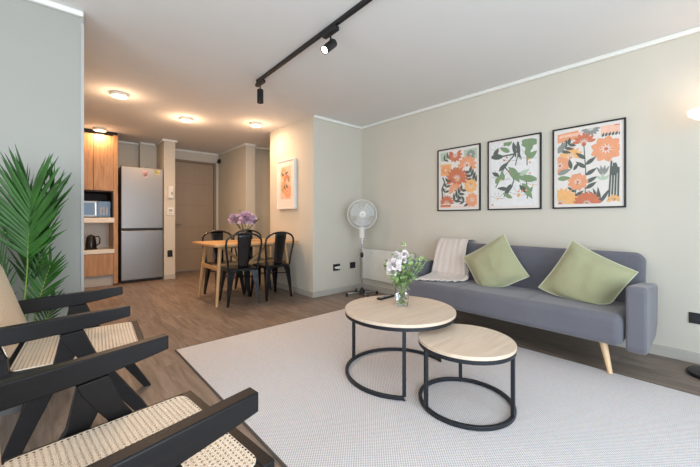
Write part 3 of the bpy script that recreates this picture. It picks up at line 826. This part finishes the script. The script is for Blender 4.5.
obj('top_gap_shade', B().box(K(KX0, 6.13, 2.255), K(KX1-.001, 6.66, CH-.001)), 'dark', kc)  # dark block stands in for the shade in the gap above the doors

mw = thing('microwave', 'steel microwave with dark glass door in the upper open niche', 'microwave', (.43, 6.2, 1.0205))
obj('body', B().box((-.235, .0, .008), (.235, .34, .25)), 'steel', mw, bevel=.006)
d_ = obj('door', B().box((-.232, -.018, .012), (.07, -.001, .246)), 'steel', mw, bevel=.003)
obj('window', B().box((-.20, -.0205, .04), (.035, -.0185, .22)), 'smoke', d_)
obj('handle', B().box((.045, -.035, .03), (.058, -.019, .228)), 'chrome', d_, bevel=.004)
cpn = obj('control_panel', B().box((.074, -.018, .012), (.232, -.001, .246)), 'smoke', mw, bevel=.003)
kb = B()
for i in range(3):
    for j in range(4): kb.box((.10+i*.036, -.0205, .05+j*.028), (.126+i*.036, -.0185, .068+j*.028))
obj('buttons', kb, 'plinth', cpn)
fb = B()
for x in (-.2, .2):
    for y in (.03, .3): fb.lathe([(0, 0), (.012, 0), (.012, .009), (0, .009)], 10, c=(x, y, 0))
islands('foot', fb, 'black', mw)

kt = thing('kettle', 'black electric kettle standing in the lower open niche', 'kettle', (.43, 6.24, .5455))
obj('base', B().lathe([(0, 0), (.076, 0), (.078, .012), (.07, .02), (0, .02)], 28), 'black', kt)
obj('body', B().lathe([(0, .0205), (.068, .0205), (.070, .06), (.060, .14), (.050, .19), (.047, .195), (0, .197)], 28), 'blackchair', kt)
obj('lid', B().lathe([(0, .1975), (.044, .1975), (.040, .208), (.010, .214), (.010, .224), (0, .226)], 24), 'black', kt)
obj('handle', B().tube([(.045, -.02, .19), (.085, -.03, .195), (.105, -.035, .16), (.100, -.034, .09), (.070, -.022, .06)], .009, 8), 'black', kt)
obj('spout', B().prism([(-.048, .185), (-.075, .192), (-.052, .14)], 'y', -.014, .014), 'blackchair', kt)

fg = thing('refrigerator', 'tall silver two-door fridge freezer beside the oak cabinet', 'refrigerator', (1.075, 6.45, 0))
FX, FH = .287, 1.82
obj('body', B().box((-FX, -.27, .03), (FX, .155, FH-.004)), 'steel', fg, bevel=.006)
obj('door', B().box((-FX, -.33, .85), (FX, -.272, FH)), 'steel', fg, bevel=.008)
obj('freezer_door', B().box((-FX, -.33, .045), (FX, -.272, .815)), 'steel', fg, bevel=.008)
obj('handle_strip', B().box((-FX+.004, -.318, .8155), (FX-.004, -.272, .8495)), 'black', fg)
obj('kick_plate', B().box((-FX+.01, -.30, .012), (FX-.01, -.271, .044)), 'black', fg)
fb = B()
for x in (-.25, .25):
    for y in (-.22, .12): fb.lathe([(0, 0), (.018, 0), (.018, .03), (0, .03)], 12, c=(x, y, 0))
islands('foot', fb, 'black', fg)
sk = B()
def disc(b, c, r, y0, y1, n=20): b.prism([(c[0]+r*math.cos(2*PI*k/n), c[1]+r*math.sin(2*PI*k/n)) for k in range(n)], 'y', y0, y1)
disc(sk, (.03, 1.735), .045, -.3312, -.3302)
sk.mi = 1; sk.box((-.01, -.3320, 1.722), (.07, -.3313, 1.75)); sk.mi = 0; disc(sk, (.04, 1.69), .028, -.3312, -.3302)
o = obj('sticker', sk, [mat('pink_sticker', srgb(220, 188, 188), .5), mat('rose_band', srgb(206, 150, 155), .5)], fg, smooth=False); o['label'] = 'pink round sticker'
sk = B(); sk.box((.165, -.3310, 1.725), (.235, -.3302, 1.80)); sk.mi = 1; sk.box((.170, -.3318, 1.745), (.230, -.3311, 1.758)).box((.170, -.3318, 1.766), (.215, -.3311, 1.776)).box((.170, -.3318, 1.784), (.205, -.3311, 1.792))
o = obj('energy_label', sk, [mat('yellow_label', srgb(214, 196, 120), .5), mat('green_bars', srgb(90, 130, 70), .5)], fg, smooth=False); o['label'] = 'yellow energy label with green bars'

# wall devices on the pillar and hallway
def device(name, label, cat, lo, hi, m, extra=None, group=None):
    o = tag(obj(name, B().box(lo, hi), m, bevel=.003), label, cat, group); 
    return o
o = device('intercom_phone', 'white intercom handset hanging on the pillar beside the fridge', 'intercom', (1.425, 6.072, 1.345), (1.505, 6.0995, 1.545), 'white')
obj('handset', B().box((1.432, 6.045, 1.35), (1.462, 6.0715, 1.54)).box((1.429, 6.035, 1.49), (1.465, 6.0455, 1.543)).box((1.429, 6.035, 1.347), (1.465, 6.0455, 1.39)), 'white', o, bevel=.003)
obj('keypad', B().box((1.470, 6.068, 1.40), (1.498, 6.0715, 1.45)), 'plinth', o)
o = device('wall_thermostat', 'white square wall control below the intercom on the pillar', 'thermostat', (1.418, 6.078, 1.06), (1.512, 6.0995, 1.19), 'white')
obj('display', B().box((1.436, 6.0755, 1.12), (1.494, 6.0778, 1.165)), 'plinth', o)
obj('button', B().box((1.436, 6.0755, 1.078), (1.460, 6.0778, 1.095)).box((1.470, 6.0755, 1.078), (1.494, 6.0778, 1.095)), 'plinth', o)
def outlet(label, c, wd, ht, axis, plug=False):
    """face-plate with sockets; axis 'y' faces -Y, 'x' faces -X"""
    t = thing('power_outlet', label, 'power outlet', c, 0 if axis == 'y' else -PI/2)
    obj('plate', B().box((-wd/2, -.009, -ht/2), (wd/2, -.0005, ht/2)), 'black', t, bevel=.002)
    s_ = B(); n = 2 if wd > .1 else 1
    for k in range(n):
        x = (k-(n-1)/2)*.05
        disc(s_, (x, 0), .019, -.0105, -.0092)
    obj('socket', s_, 'blackmetal', t, smooth=False)
    if plug:
        p = B().box((-.040, -.040, -.012), (.002, -.011, .012)).tube([(-.02, -.040, 0), (-.02, -.052, -.01), (.01, -.052, -.02)], .004, 6)
        p.box((.006, -.034, -.014), (.040, -.011, .014))
        o = obj('plug_adapter', p, 'white', t, bevel=.003); o['label'] = 'white plug'
    return t
outlet('black outlet low on the pillar right of the fridge', (1.46, 6.1, .424), .075, .11, 'y')
outlet('black outlet with a white plug on the wall left of the fan', (2.842, YS, .35), .118, .088, 'y', True)
outlet('small empty black outlet just behind the fan pole', (3.134, YS, .352), .10, .085, 'y')
outlet('black outlet on the sofa wall beside the floor lamp', (XS, .065, .313), .12, .075, 'x')
al = tag(obj('motion_sensor', B().box((2.472, 6.66, 2.12), (2.5195, 6.72, 2.20)), 'black', bevel=.008), 'small black sensor high in the corner above the entrance door', 'sensor')
obj('lens', B().ball((2.470, 6.69, 2.145), .018, 12), 'blackmetal', al)

# ------------------------------------------------------------------ panel heater
ht = thing('panel_heater', 'white wall-mounted panel heater between the fan and the sofa', 'heater', (3.26, 2.9, .17))
obj('panel', B().box((-.018, -.45, 0), (.018, .45, .415)), 'heater', ht, bevel=.005)
islands('bracket', B().box((.018, -.30, .06), (.0495, -.26, .35)).box((.018, .26, .06), (.0495, .30, .35)), 'plinth', ht)
obj('grille', B().box((-.012, -.42, .4145), (.012, .42, .4175)), 'plinth', ht)
b = B(); b.lathe([(0, 0), (.006, 0), (.006, .003), (0, .003)], 12, mtx=Matrix.Translation((-.0215, .25, .37)) @ Matrix.Rotation(PI/2, 4, 'Y')); obj('indicator', b, 'black', ht)

# ------------------------------------------------------------------ pedestal fan
def fan():
    t = thing('pedestal_fan', 'white pedestal fan on a chrome pole in the corner of the room', 'fan', (3.02, 3.11, 0), 0)
    # base cross
    for a in (18, 108, 198, 288):
        m = Matrix.Rotation(R(a-42), 4, 'Z')
        b = B().box((.015, -.014, .022), (.20, .014, .040), m); leg_ = obj('foot', b, 'chrome', t, bevel=.003)
        obj('end_cap', B().box((.2005, -.017, .0), (.222, .017, .042), m), 'black', leg_, bevel=.003)
    obj('hub_base', B().lathe([(0, .018), (.035, .018), (.035, .05), (.022, .075), (.018, .10), (0, .10)], 24), 'black', t)
    obj('pole', B().tube([(0, 0, .10), (0, 0, .84)], .011, 14), 'chrome', t)
    obj('height_collar', B().lathe([(0, .50), (.019, .50), (.021, .52), (.019, .56), (0, .56)], 20), 'black', t)
    obj('control_box', B().box((-.030, -.026, .74), (.030, .026, .90)), 'white', t, bevel=.012)
    # head faces the middle of the room
    d = Vector((-.62, -.785, 0)); yaw_ = math.atan2(d.y, d.x)
    hm = Matrix.Translation(Vector((0, 0, 1.06))+d*.02) @ Matrix.Rotation(yaw_, 4, 'Z') @ Matrix.Rotation(PI/2, 4, 'Y')
    # in head space: +z points to the front
    obj('neck', B().tube([(0, 0, .90), (0, 0, .97), Vector((0, 0, 1.0))-d*.03], [.016, .014, .018], 12), 'white', t)
    obj('motor', B().lathe([(0, -.15), (.03, -.15), (.05, -.13), (.055, -.07), (.05, -.045), (0, -.045)], 24, mtx=hm), 'white', t)
    bl = B()
    for k in range(3):
        a0 = 2*PI*k/3
        def fb_(i, j):
            r_ = .03+.135*j; a = a0+(i-.5)*(1.75-.2*j); return hm @ Vector((r_*math.cos(a), r_*math.sin(a), .012*(i-.5)*2+.0))
        bl.grid(fb_, 8, 6)
    obj('blades', bl, mat('frosted_blade', srgb(186, 188, 184), .35, noise_a=0), t, solid=.002)
    def cage(zs, name):
        g = B(); Rg = .188
        prof = lambda s: (.035+(Rg-.035)*s, zs*(1-.55*s**3))
        nw = 96
        for k in range(nw):
            a = 2*PI*k/nw; pts = []
            for q in range(6):
                r_, z_ = prof(q/5); aa = a+.25*q/5*(1 if zs > 0 else -1); pts.append(hm @ Vector((r_*math.cos(aa), r_*math.sin(aa), z_)))
            g.tube(pts, .0011, 4, caps=False)
        for s_ in (.35, .7):
            r_, z_ = prof(s_); g.tube([hm @ Vector((r_*math.cos(2*PI*k/48), r_*math.sin(2*PI*k/48), z_)) for k in range(48)], .0013, 4, closed=True)
        obj(name, g, 'white', t)
    cage(.055, 'front_grille'); cage(-.045, 'rear_grille')
    obj('grille_rim', B().tube([hm @ Vector((.190*math.cos(2*PI*k/64), .190*math.sin(2*PI*k/64), .004)) for k in range(64)], .005, 8, closed=True), 'white', t)
    obj('front_cap', B().lathe([(0, .068), (.012, .070), (.030, .066), (.042, .056), (.042, .050), (0, .050)], 28, mtx=hm), 'white', t)
    obj('badge', B().lathe([(0, .0735), (.011, .0735), (.012, .0705), (0, .0705)], 20, mtx=hm), 'plinth', t)
fan()

# ------------------------------------------------------------------ pictures
OR, RD, PK, YE, GR, DG, GY, LG, SG = [mat(n, srgb(*c), .7, noise_s=30, noise_a=.06) for n, c in (
    ('ink_orange', (224, 156, 118)), ('ink_rust', (198, 118, 88)), ('ink_blush', (232, 186, 164)), ('ink_amber', (230, 176, 116)),
    ('ink_green', (126, 148, 112)), ('ink_slate', (92, 98, 92)), ('ink_grey', (140, 142, 136)), ('ink_pale_green', (176, 192, 170)), ('ink_white', (222, 221, 219)))]
INKS = [OR, RD, PK, YE, GR, DG, GY, LG, SG]
class Print:
    """flat printed shapes, u right / v up in metres, facing -x (v up = z); depth steps keep layers apart"""
    def __init__(s, W_, H_): s.b = B(); s.W = W_; s.H = H_; s.n = 0
    def poly(s, P, ink):
        s.n += 1; s.b.mi = ink; x = -.0006-.000012*s.n
        P = [(min(max(u, 0), 1)*s.W-s.W/2, min(max(v, 0), 1)*s.H-s.H/2) for u, v in P]
        s.b.poly([(x, -u, v) for u, v in P])
    def petal(s, c, a, r0, r1, w_, ink, pw=.75):
        asp = s.W/s.H; P = []
        for k in range(11):
            f = k/10; P.append((r0+(r1-r0)*f, w_*math.sin(PI*f**pw)*.5))
        P += [(x, -y) for x, y in P[1:-1][::-1]]
        s.poly([(c[0]+x*math.cos(a)-y*math.sin(a), c[1]+(x*math.sin(a)+y*math.cos(a))*asp) for x, y in P], ink)
    def flower(s, c, r, n, ink, ink2=1, a0=0, a1=360, w_=None):
        w_ = w_ or (a1-a0)/360*2*PI*r*.72/n
        full = a1-a0 >= 360
        for k in range(n):
            a = R(a0+(a1-a0)*(k/n if full else k/(n-1))); s.petal(c, a, r*.12, r, w_*1.08, ink, 1.5)
        s.disc(c, r*.13, ink2)
    def disc(s, c, r, ink):
        asp = s.W/s.H; s.poly([(c[0]+r*math.cos(2*PI*k/14), c[1]+r*math.sin(2*PI*k/14)*asp) for k in range(14)], ink)
    def branch(s, P, w_, ink):
        L_, Rr_ = [], []
        for i in range(len(P)):
            a = P[max(0, i-1)]; b = P[min(len(P)-1, i+1)]; d = math.hypot(b[0]-a[0], b[1]-a[1]) or 1
            nx, ny = -(b[1]-a[1])/d*w_, (b[0]-a[0])/d*w_
            L_.append((P[i][0]+nx, P[i][1]+ny)); Rr_.append((P[i][0]-nx, P[i][1]-ny))
        for i in range(len(P)-1): s.poly([L_[i], L_[i+1], Rr_[i+1], Rr_[i]], ink)
    def fern(s, a, b, n, ln, ink, stem=5):
        s.branch([a, b], .004, stem); ang = math.atan2(b[1]-a[1], b[0]-a[0])
        n = n//2+1
        for k in range(n):
            f = (k+.6)/n; c = (a[0]+(b[0]-a[0])*f, a[1]+(b[1]-a[1])*f)
            for sg in (-1, 1): s.petal(c, ang+sg*.85, .0, ln*1.45*(1.1-.4*f), ln*.50, ink)
def picture(label, y0, y1, art, group='framed botanical prints', z0=1.09, z1=1.787, X=XS, fm='black', fw=.012, dep=.022, mg=.026):
    t = thing('picture_frame', label, 'picture', (X-.002, (y0+y1)/2, (z0+z1)/2), 0, group)
    W_, H_ = (y1-y0), (z1-z0); hw, hh = W_/2, H_/2
    b = B().box((-dep, -hw, hh-fw), (0, hw, hh)).box((-dep, -hw, -hh), (0, hw, -hh+fw)).box((-dep, -hw, -hh+fw), (0, -hw+fw, hh-fw)).box((-dep, hw-fw, -hh+fw), (0, hw, hh-fw))
    obj('frame', b, fm, t, bevel=.0015)
    p = obj('paper', B().box((-dep+.010, -hw+fw, -hh+fw), (-.003, hw-fw, hh-fw)), 'paper', t)
    pr = Print(W_-2*fw-2*mg, H_-2*fw-2*mg); art(pr)
    o = obj('print', pr.b, INKS, t, smooth=False); o.location = (-dep+.010, 0, 0)
    return t
O_, RD_, PK_, YE_, GR_, DG_, GY_, LG_, W_ = range(9)
def art1(p):
    p.poly([(0, .86), (.22, .84), (.22, 1), (0, 1)], LG_); p.fern((.05, .84), (.3, .98), 4, .10, DG_)
    p.flower((.42, .93), .20, 9, RD_, O_, 150, 390); p.poly([(.68, .80), (1, .82), (1, 1), (.66, .99)], LG_); p.flower((.84, .90), .12, 8, GY_, W_)
    p.poly([(0, .58), (.30, .58), (.32, .78), (0, .79)], YE_); p.flower((.15, .68), .14, 8, O_, W_); p.flower((.42, .66), .08, 8, GR_, LG_)
    p.flower((.74, .72), .26, 9, O_, RD_, -20, 200); p.fern((.98, .36), (.80, .62), 6, .15, DG_)
    p.flower((.46, .50), .32, 12, RD_, YE_, -20, 200); p.flower((.48, .50), .20, 8, RD_, YE_, 180, 360)
    p.branch([(.06, .16), (.04, .34), (.12, .46), (.06, .55)], .02, DG_); p.fern((.10, .22), (.22, .50), 5, .12, DG_)
    p.flower((.84, .36), .18, 9, YE_, O_); p.flower((.42, .30), .20, 9, O_, RD_, 0, 200); p.fern((.35, .08), (.62, .32), 6, .14, DG_); p.fern((.86, .04), (.50, .16), 5, .12, DG_)
    p.flower((.88, .12), .18, 9, O_, YE_); p.flower((.18, .08), .22, 10, RD_, O_, 0, 180); p.poly([(0, 0), (.3, 0), (.3, .05), (0, .05)], RD_)
    p.poly([(0, 0), (1, 0), (1, .012), (0, .012)], PK_)
def art2(p):
    p.poly([(0, 0), (1, 0), (1, 1), (0, 1)], W_)
    for c, r in (((.15, .88), .26), ((.82, .70), .28), ((.20, .42), .30), ((.62, .16), .32), ((.42, .70), .20), ((.15, .12), .2), ((.92, .30), .18)):
        p.flower(c, r, 9, 8, YE_)
        for k in range(5): p.branch([(c[0]+r*.2*math.cos(k*.7), c[1]+r*.14*math.sin(k*.7)), (c[0]+r*.85*math.cos(k*.7), c[1]+r*.6*math.sin(k*.7))], .003, GY_)
    for a, b_, w_, k in (((.10, .30), (.30, .62), .010, DG_), ((.80, .10), (.78, .36), .010, DG_), ((.74, .98), (.80, .60), .010, DG_), ((.62, .98), (.55, .62), .011, DG_), ((.50, .98), (.68, .70), .011, DG_), ((.05, .78), (.55, .80), .012, DG_), ((.18, .56), (.62, .86), .012, DG_), ((.40, .60), (.78, .36), .012, DG_), ((.30, .62), (.52, .40), .011, DG_), ((.52, .40), (.36, .18), .012, DG_)):
        p.branch([a, ((a[0]+b_[0])/2+.03, (a[1]+b_[1])/2), b_], w_, k)
    for c, a, l_, w_, k in (((.70, .92), 10, .30, .14, GR_), ((.70, .98), -15, .32, .13, GR_), ((.40, .93), 70, .2, .09, GR_), ((.32, .94), 60, .2, .08, GR_), ((.52, .98), -80, .3, .06, DG_), ((.62, .99), -85, .34, .06, DG_), ((.30, .78), 175, .28, .10, DG_), ((.45, .84), 150, .22, .08, GR_),
                           ((.45, .60), -60, .34, .13, GR_), ((.62, .50), -40, .26, .12, GR_), ((.70, .42), -10, .30, .12, GR_), ((.72, .34), -60, .34, .11, GR_), ((.66, .46), 30, .2, .08, LG_), ((.48, .34), -120, .28, .08, DG_), ((.40, .26), 170, .2, .07, DG_), ((.20, .56), 40, .24, .08, DG_), ((.80, .86), -70, .2, .09, GR_), ((.12, .36), 60, .2, .08, GR_), ((.20, .48), 150, .16, .07, DG_), ((.80, .16), 50, .18, .08, GR_), ((.80, .20), 130, .18, .08, DG_), ((.84, .70), 40, .2, .09, GR_), ((.92, .96), -110, .26, .1, GR_), ((.08, .80), 60, .18, .08, DG_), ((.50, .12), 150, .2, .07, GR_), ((.3, .40), 100, .2, .08, GR_)):
        p.petal((c[0]-.02, c[1]), R(a), 0, l_*1.25, w_*1.35, k)
    for c in ((.42, .52), (.36, .76), (.30, .72), (.86, .64), (.86, .48), (.62, .22), (.70, .22), (.78, .23)): p.disc(c, .022, RD_ if c[0] < .5 else O_)
    p.disc((.03, .02), .02, RD_)
def art3(p):
    p.poly([(0, .86), (.38, .88), (.36, 1), (0, .98)], O_)
    for k in range(4): p.petal((.02+.09*k, .93), R(20), 0, .16, .05, PK_)
    p.flower((.56, 1.0), .16, 8, GY_, LG_, 190, 350); p.poly([(.72, .88), (1, .9), (1, 1), (.72, 1)], PK_)
    p.flower((.45, .82), .20, 7, RD_, O_, 10, 170); p.disc((.45, .80), .04, RD_)
    for k in range(6): p.petal((.74+.05*k, .86), R(70), 0, .08, .04, DG_)
    p.flower((.80, .70), .25, 9, O_, RD_); p.flower((.23, .64), .22, 8, YE_, O_, 0, 180)
    p.fern((.02, .72), (.22, .84), 4, .13, DG_); p.petal((0, .72), R(55), 0, .26, .12, GY_)
    p.flower((.04, .54), .20, 8, O_, RD_); p.petal((.0, .42), R(20), 0, .26, .10, GY_); p.petal((.0, .36), R(0), 0, .24, .10, GR_)
    p.branch([(.47, .06), (.48, .45), (.45, .80)], .008, DG_)
    for y, a in ((.20, 35), (.32, 145), (.38, 35), (.48, 140), (.52, 40), (.60, 140), (.28, 30)): p.petal((.48, y), R(a), 0, .22, .075, DG_)
    p.branch([(.30, .02), (.32, .20), (.35, .28)], .008, DG_)
    for y, a in ((.08, 145), (.16, 140), (.10, 40)): p.petal((.31, y), R(a), 0, .18, .07, DG_)
    p.flower((.35, .30), .18, 9, O_, RD_); p.petal((.24, .48), R(100), 0, .22, .07, DG_); p.petal((.28, .46), R(60), 0, .18, .06, DG_)
    for a in (60, 80, 100, 120): p.petal((.75, .36), R(a), 0, .20, .05, GY_)
    for a in (40, 140, 90): p.petal((.75, .30), R(a), 0, .14, .05, LG_)
    for k in range(4): p.branch([(.84+.045*k, .04), (.86+.04*k, .30), (.88+.035*k, .54-.03*k)], .014, DG_)
    p.petal((.90, .34), R(80), 0, .26, .12, DG_)
    for a in (95, 110, 125, 140, 60): p.petal((.70, .0), R(a), 0, .32, .06, DG_)
    p.flower((.06, .0), .34, 8, YE_, O_, 10, 120, .09); p.flower((.50, .0), .24, 9, RD_, RD_, 10, 170, .07); p.flower((.92, .03), .12, 6, YE_, O_, 0, 180)
    p.disc((.04, -.02+.03), .03, RD_); p.branch([(.92, .99), (1, .99)], .006, RD_)
picture('black-framed print of rust and orange flowers, nearest the fan', 1.632, 2.142, art1)
picture('black-framed print of white flowers with green leaves, middle of the three', 1.058, 1.554, art2)
picture('black-framed print of orange flowers on tall stems, farthest right', .463, .967, art3)
def art4(p):
    p.poly([(0, .10), (1, .10), (1, 1), (0, 1)], PK_)
    p.flower((.35, .42), .34, 9, O_, RD_); p.flower((.70, .30), .36, 9, O_, RD_); p.flower((.60, .62), .32, 9, RD_, O_, -20, 200); p.flower((.3, .82), .3, 9, O_, RD_)
    for c, a, k in (((.45, .78), 20, DG_), ((.35, .74), 150, DG_), ((.5, .5), -40, DG_), ((.2, .3), 70, GR_), ((.5, .35), 120, DG_), ((.75, .55), 60, GR_)): p.petal(c, R(a), 0, .34, .12, k)
picture('white-framed orange floral print on the warm wall beside the dining table', 3.80, 4.25, art4, None, 1.14, 1.825, 2.46, 'white', .018, .045, .07)

# ------------------------------------------------------------------ lamps
def point(name, loc, power, color, r=.05, parent=None):
    l = bpy.data.lights.new(name, 'POINT'); l.energy = power; l.color = color; l.shadow_soft_size = r
    o = bpy.data.objects.new(name, l); COL.objects.link(o); o.location = loc
    if parent: o.parent = parent
    return o
WARM = (1, .65, .40)
def spot(name, loc, direction, power, color, ang, parent=None, blend=.6, r=.03):
    l = bpy.data.lights.new(name, 'SPOT'); l.energy = power; l.color = color; l.spot_size = ang; l.spot_blend = blend; l.shadow_soft_size = r
    o = bpy.data.objects.new(name, l); COL.objects.link(o); o.location = loc
    o.rotation_euler = Vector(direction).to_track_quat('-Z', 'Y').to_euler()
    if parent: o.parent = parent
    return o
for (x, y, lab) in ((.523, 4.203, 'round ceiling light nearest the grey wall, largest of the glowing four'), (1.306, 4.659, 'round ceiling light in the middle of the kitchen ceiling'),
                    (2.092, 4.255, 'round ceiling light above the dining table'), (.519, 6.015, 'round ceiling light just in front of the oak cabinet')):
    t = thing('ceiling_light', lab, 'ceiling light', (x, y, CH), 0, 'round warm ceiling lights')
    obj('housing', B().lathe([(0, 0), (.080, 0), (.080, -.032), (.070, -.034), (.070, -.026), (0, -.026)], 40), 'white', t)
    obj('diffuser', B().lathe([(0, -.0265), (.0695, -.0265), (.0695, -.031), (.05, -.034), (0, -.036)], 32), 'downlight', t)
    l = bpy.data.lights.new('ceiling_light_bulb', 'AREA'); l.shape = 'DISK'; l.size = .13; l.energy = 5 if y > 5 else (15 if x < 2 else 9); l.color = WARM
    lo_ = bpy.data.objects.new('ceiling_light_bulb', l); COL.objects.link(lo_); lo_.parent = t; lo_.location = (0, 0, -.042)
    point('ceiling_light_fill', (0, 0, -.15), 1.8 if y > 5 else (6.5 if x < 1.5 and x > 1 else (4.5 if x < 1 else 4)), WARM, .06, t)  # added fill point floating below the fixture, brightens walls and ceiling
tr = thing('track_light_rail', 'long black ceiling track with two spotlights hanging from it', 'track light', (1.398, 1.4, CH), R(-2))
obj('rail', B().box((-.0135, -1.0, -.026), (.0135, 1.50, -.0005)), 'black', tr, bevel=.002)
obj('end_cap', B().box((-.018, 1.5005, -.031), (.018, 1.515, -.0005)), 'black', tr, bevel=.002)
def spotlight(label, y, d, lit, group='track spotlights', post=.045, L_=.125):
    t = thing('spotlight', label, 'spotlight', (1.398+(y-1.4)*.035, y, CH-.0315), R(-2), group)
    obj('adapter', B().box((-.018, -.075, -.030), (.018, .075, 0)), 'black', t, bevel=.004)
    obj('swivel_arm', B().tube([(0, 0, -.030), (0, 0, -.030-post)], .006, 8), 'black', t)
    d = Vector(d).normalized(); q = d.to_track_quat('Z', 'Y').to_matrix().to_4x4()
    c0 = Vector((0, 0, -.030-post-(.028 if abs(d.z) < .9 else 0))) - d*(L_*.35 if abs(d.z) < .9 else 0)
    m = Matrix.Translation(c0) @ q
    obj('lamp_head', B().lathe([(0, 0), (.026, 0), (.029, .004), (.029, L_), (.024, L_), (.024, L_-.012), (0, L_-.012)], 28, mtx=m), 'black', t)
    obj('lens', B().lathe([(0, L_-.0115), (.0235, L_-.0115), (.0235, L_-.006), (0, L_-.003)], 24, mtx=m), 'spotlens' if lit else 'black', t)
    if lit: spot('spotlight_bulb', c0+d*(L_+.01), d, 6, (1, .85, .65), R(60), t)
spotlight('lit black spotlight in the middle of the ceiling track', 1.76, -cam_f*.5-cam_r*.42-Vector((0, 0, .62)), True)
spotlight('unlit black spotlight hanging straight down at the far end of the track', 2.86, (0, 0, -1), False)

fl = thing('floor_lamp', 'floor lamp with glowing bowl shade at the right edge beside the sofa', 'floor lamp', (3.10, .005, 0))
obj('base', B().lathe([(0, 0), (.125, 0), (.128, .012), (.12, .022), (.03, .032), (.012, .05), (0, .05)], 48), 'black', fl)
obj('pole', B().tube([(0, 0, .05), (0, 0, 1.634)], .011, 14), 'black', fl)
obj('lamp_shade', B().lathe([(.0, 1.635), (.05, 1.637), (.085, 1.648), (.115, 1.672), (.122, 1.70), (.118, 1.70), (.110, 1.676), (.082, 1.654), (.05, 1.643), (0, 1.641)], 48), 'shade', fl)
obj('switch', B().tube([(0, 0, 1.40), (0, 0, 1.44)], .015, 12), 'blackmetal', fl)
point('floor_lamp_bulb', (0, 0, 1.76), 1.3, (1, .62, .38), .05, fl)
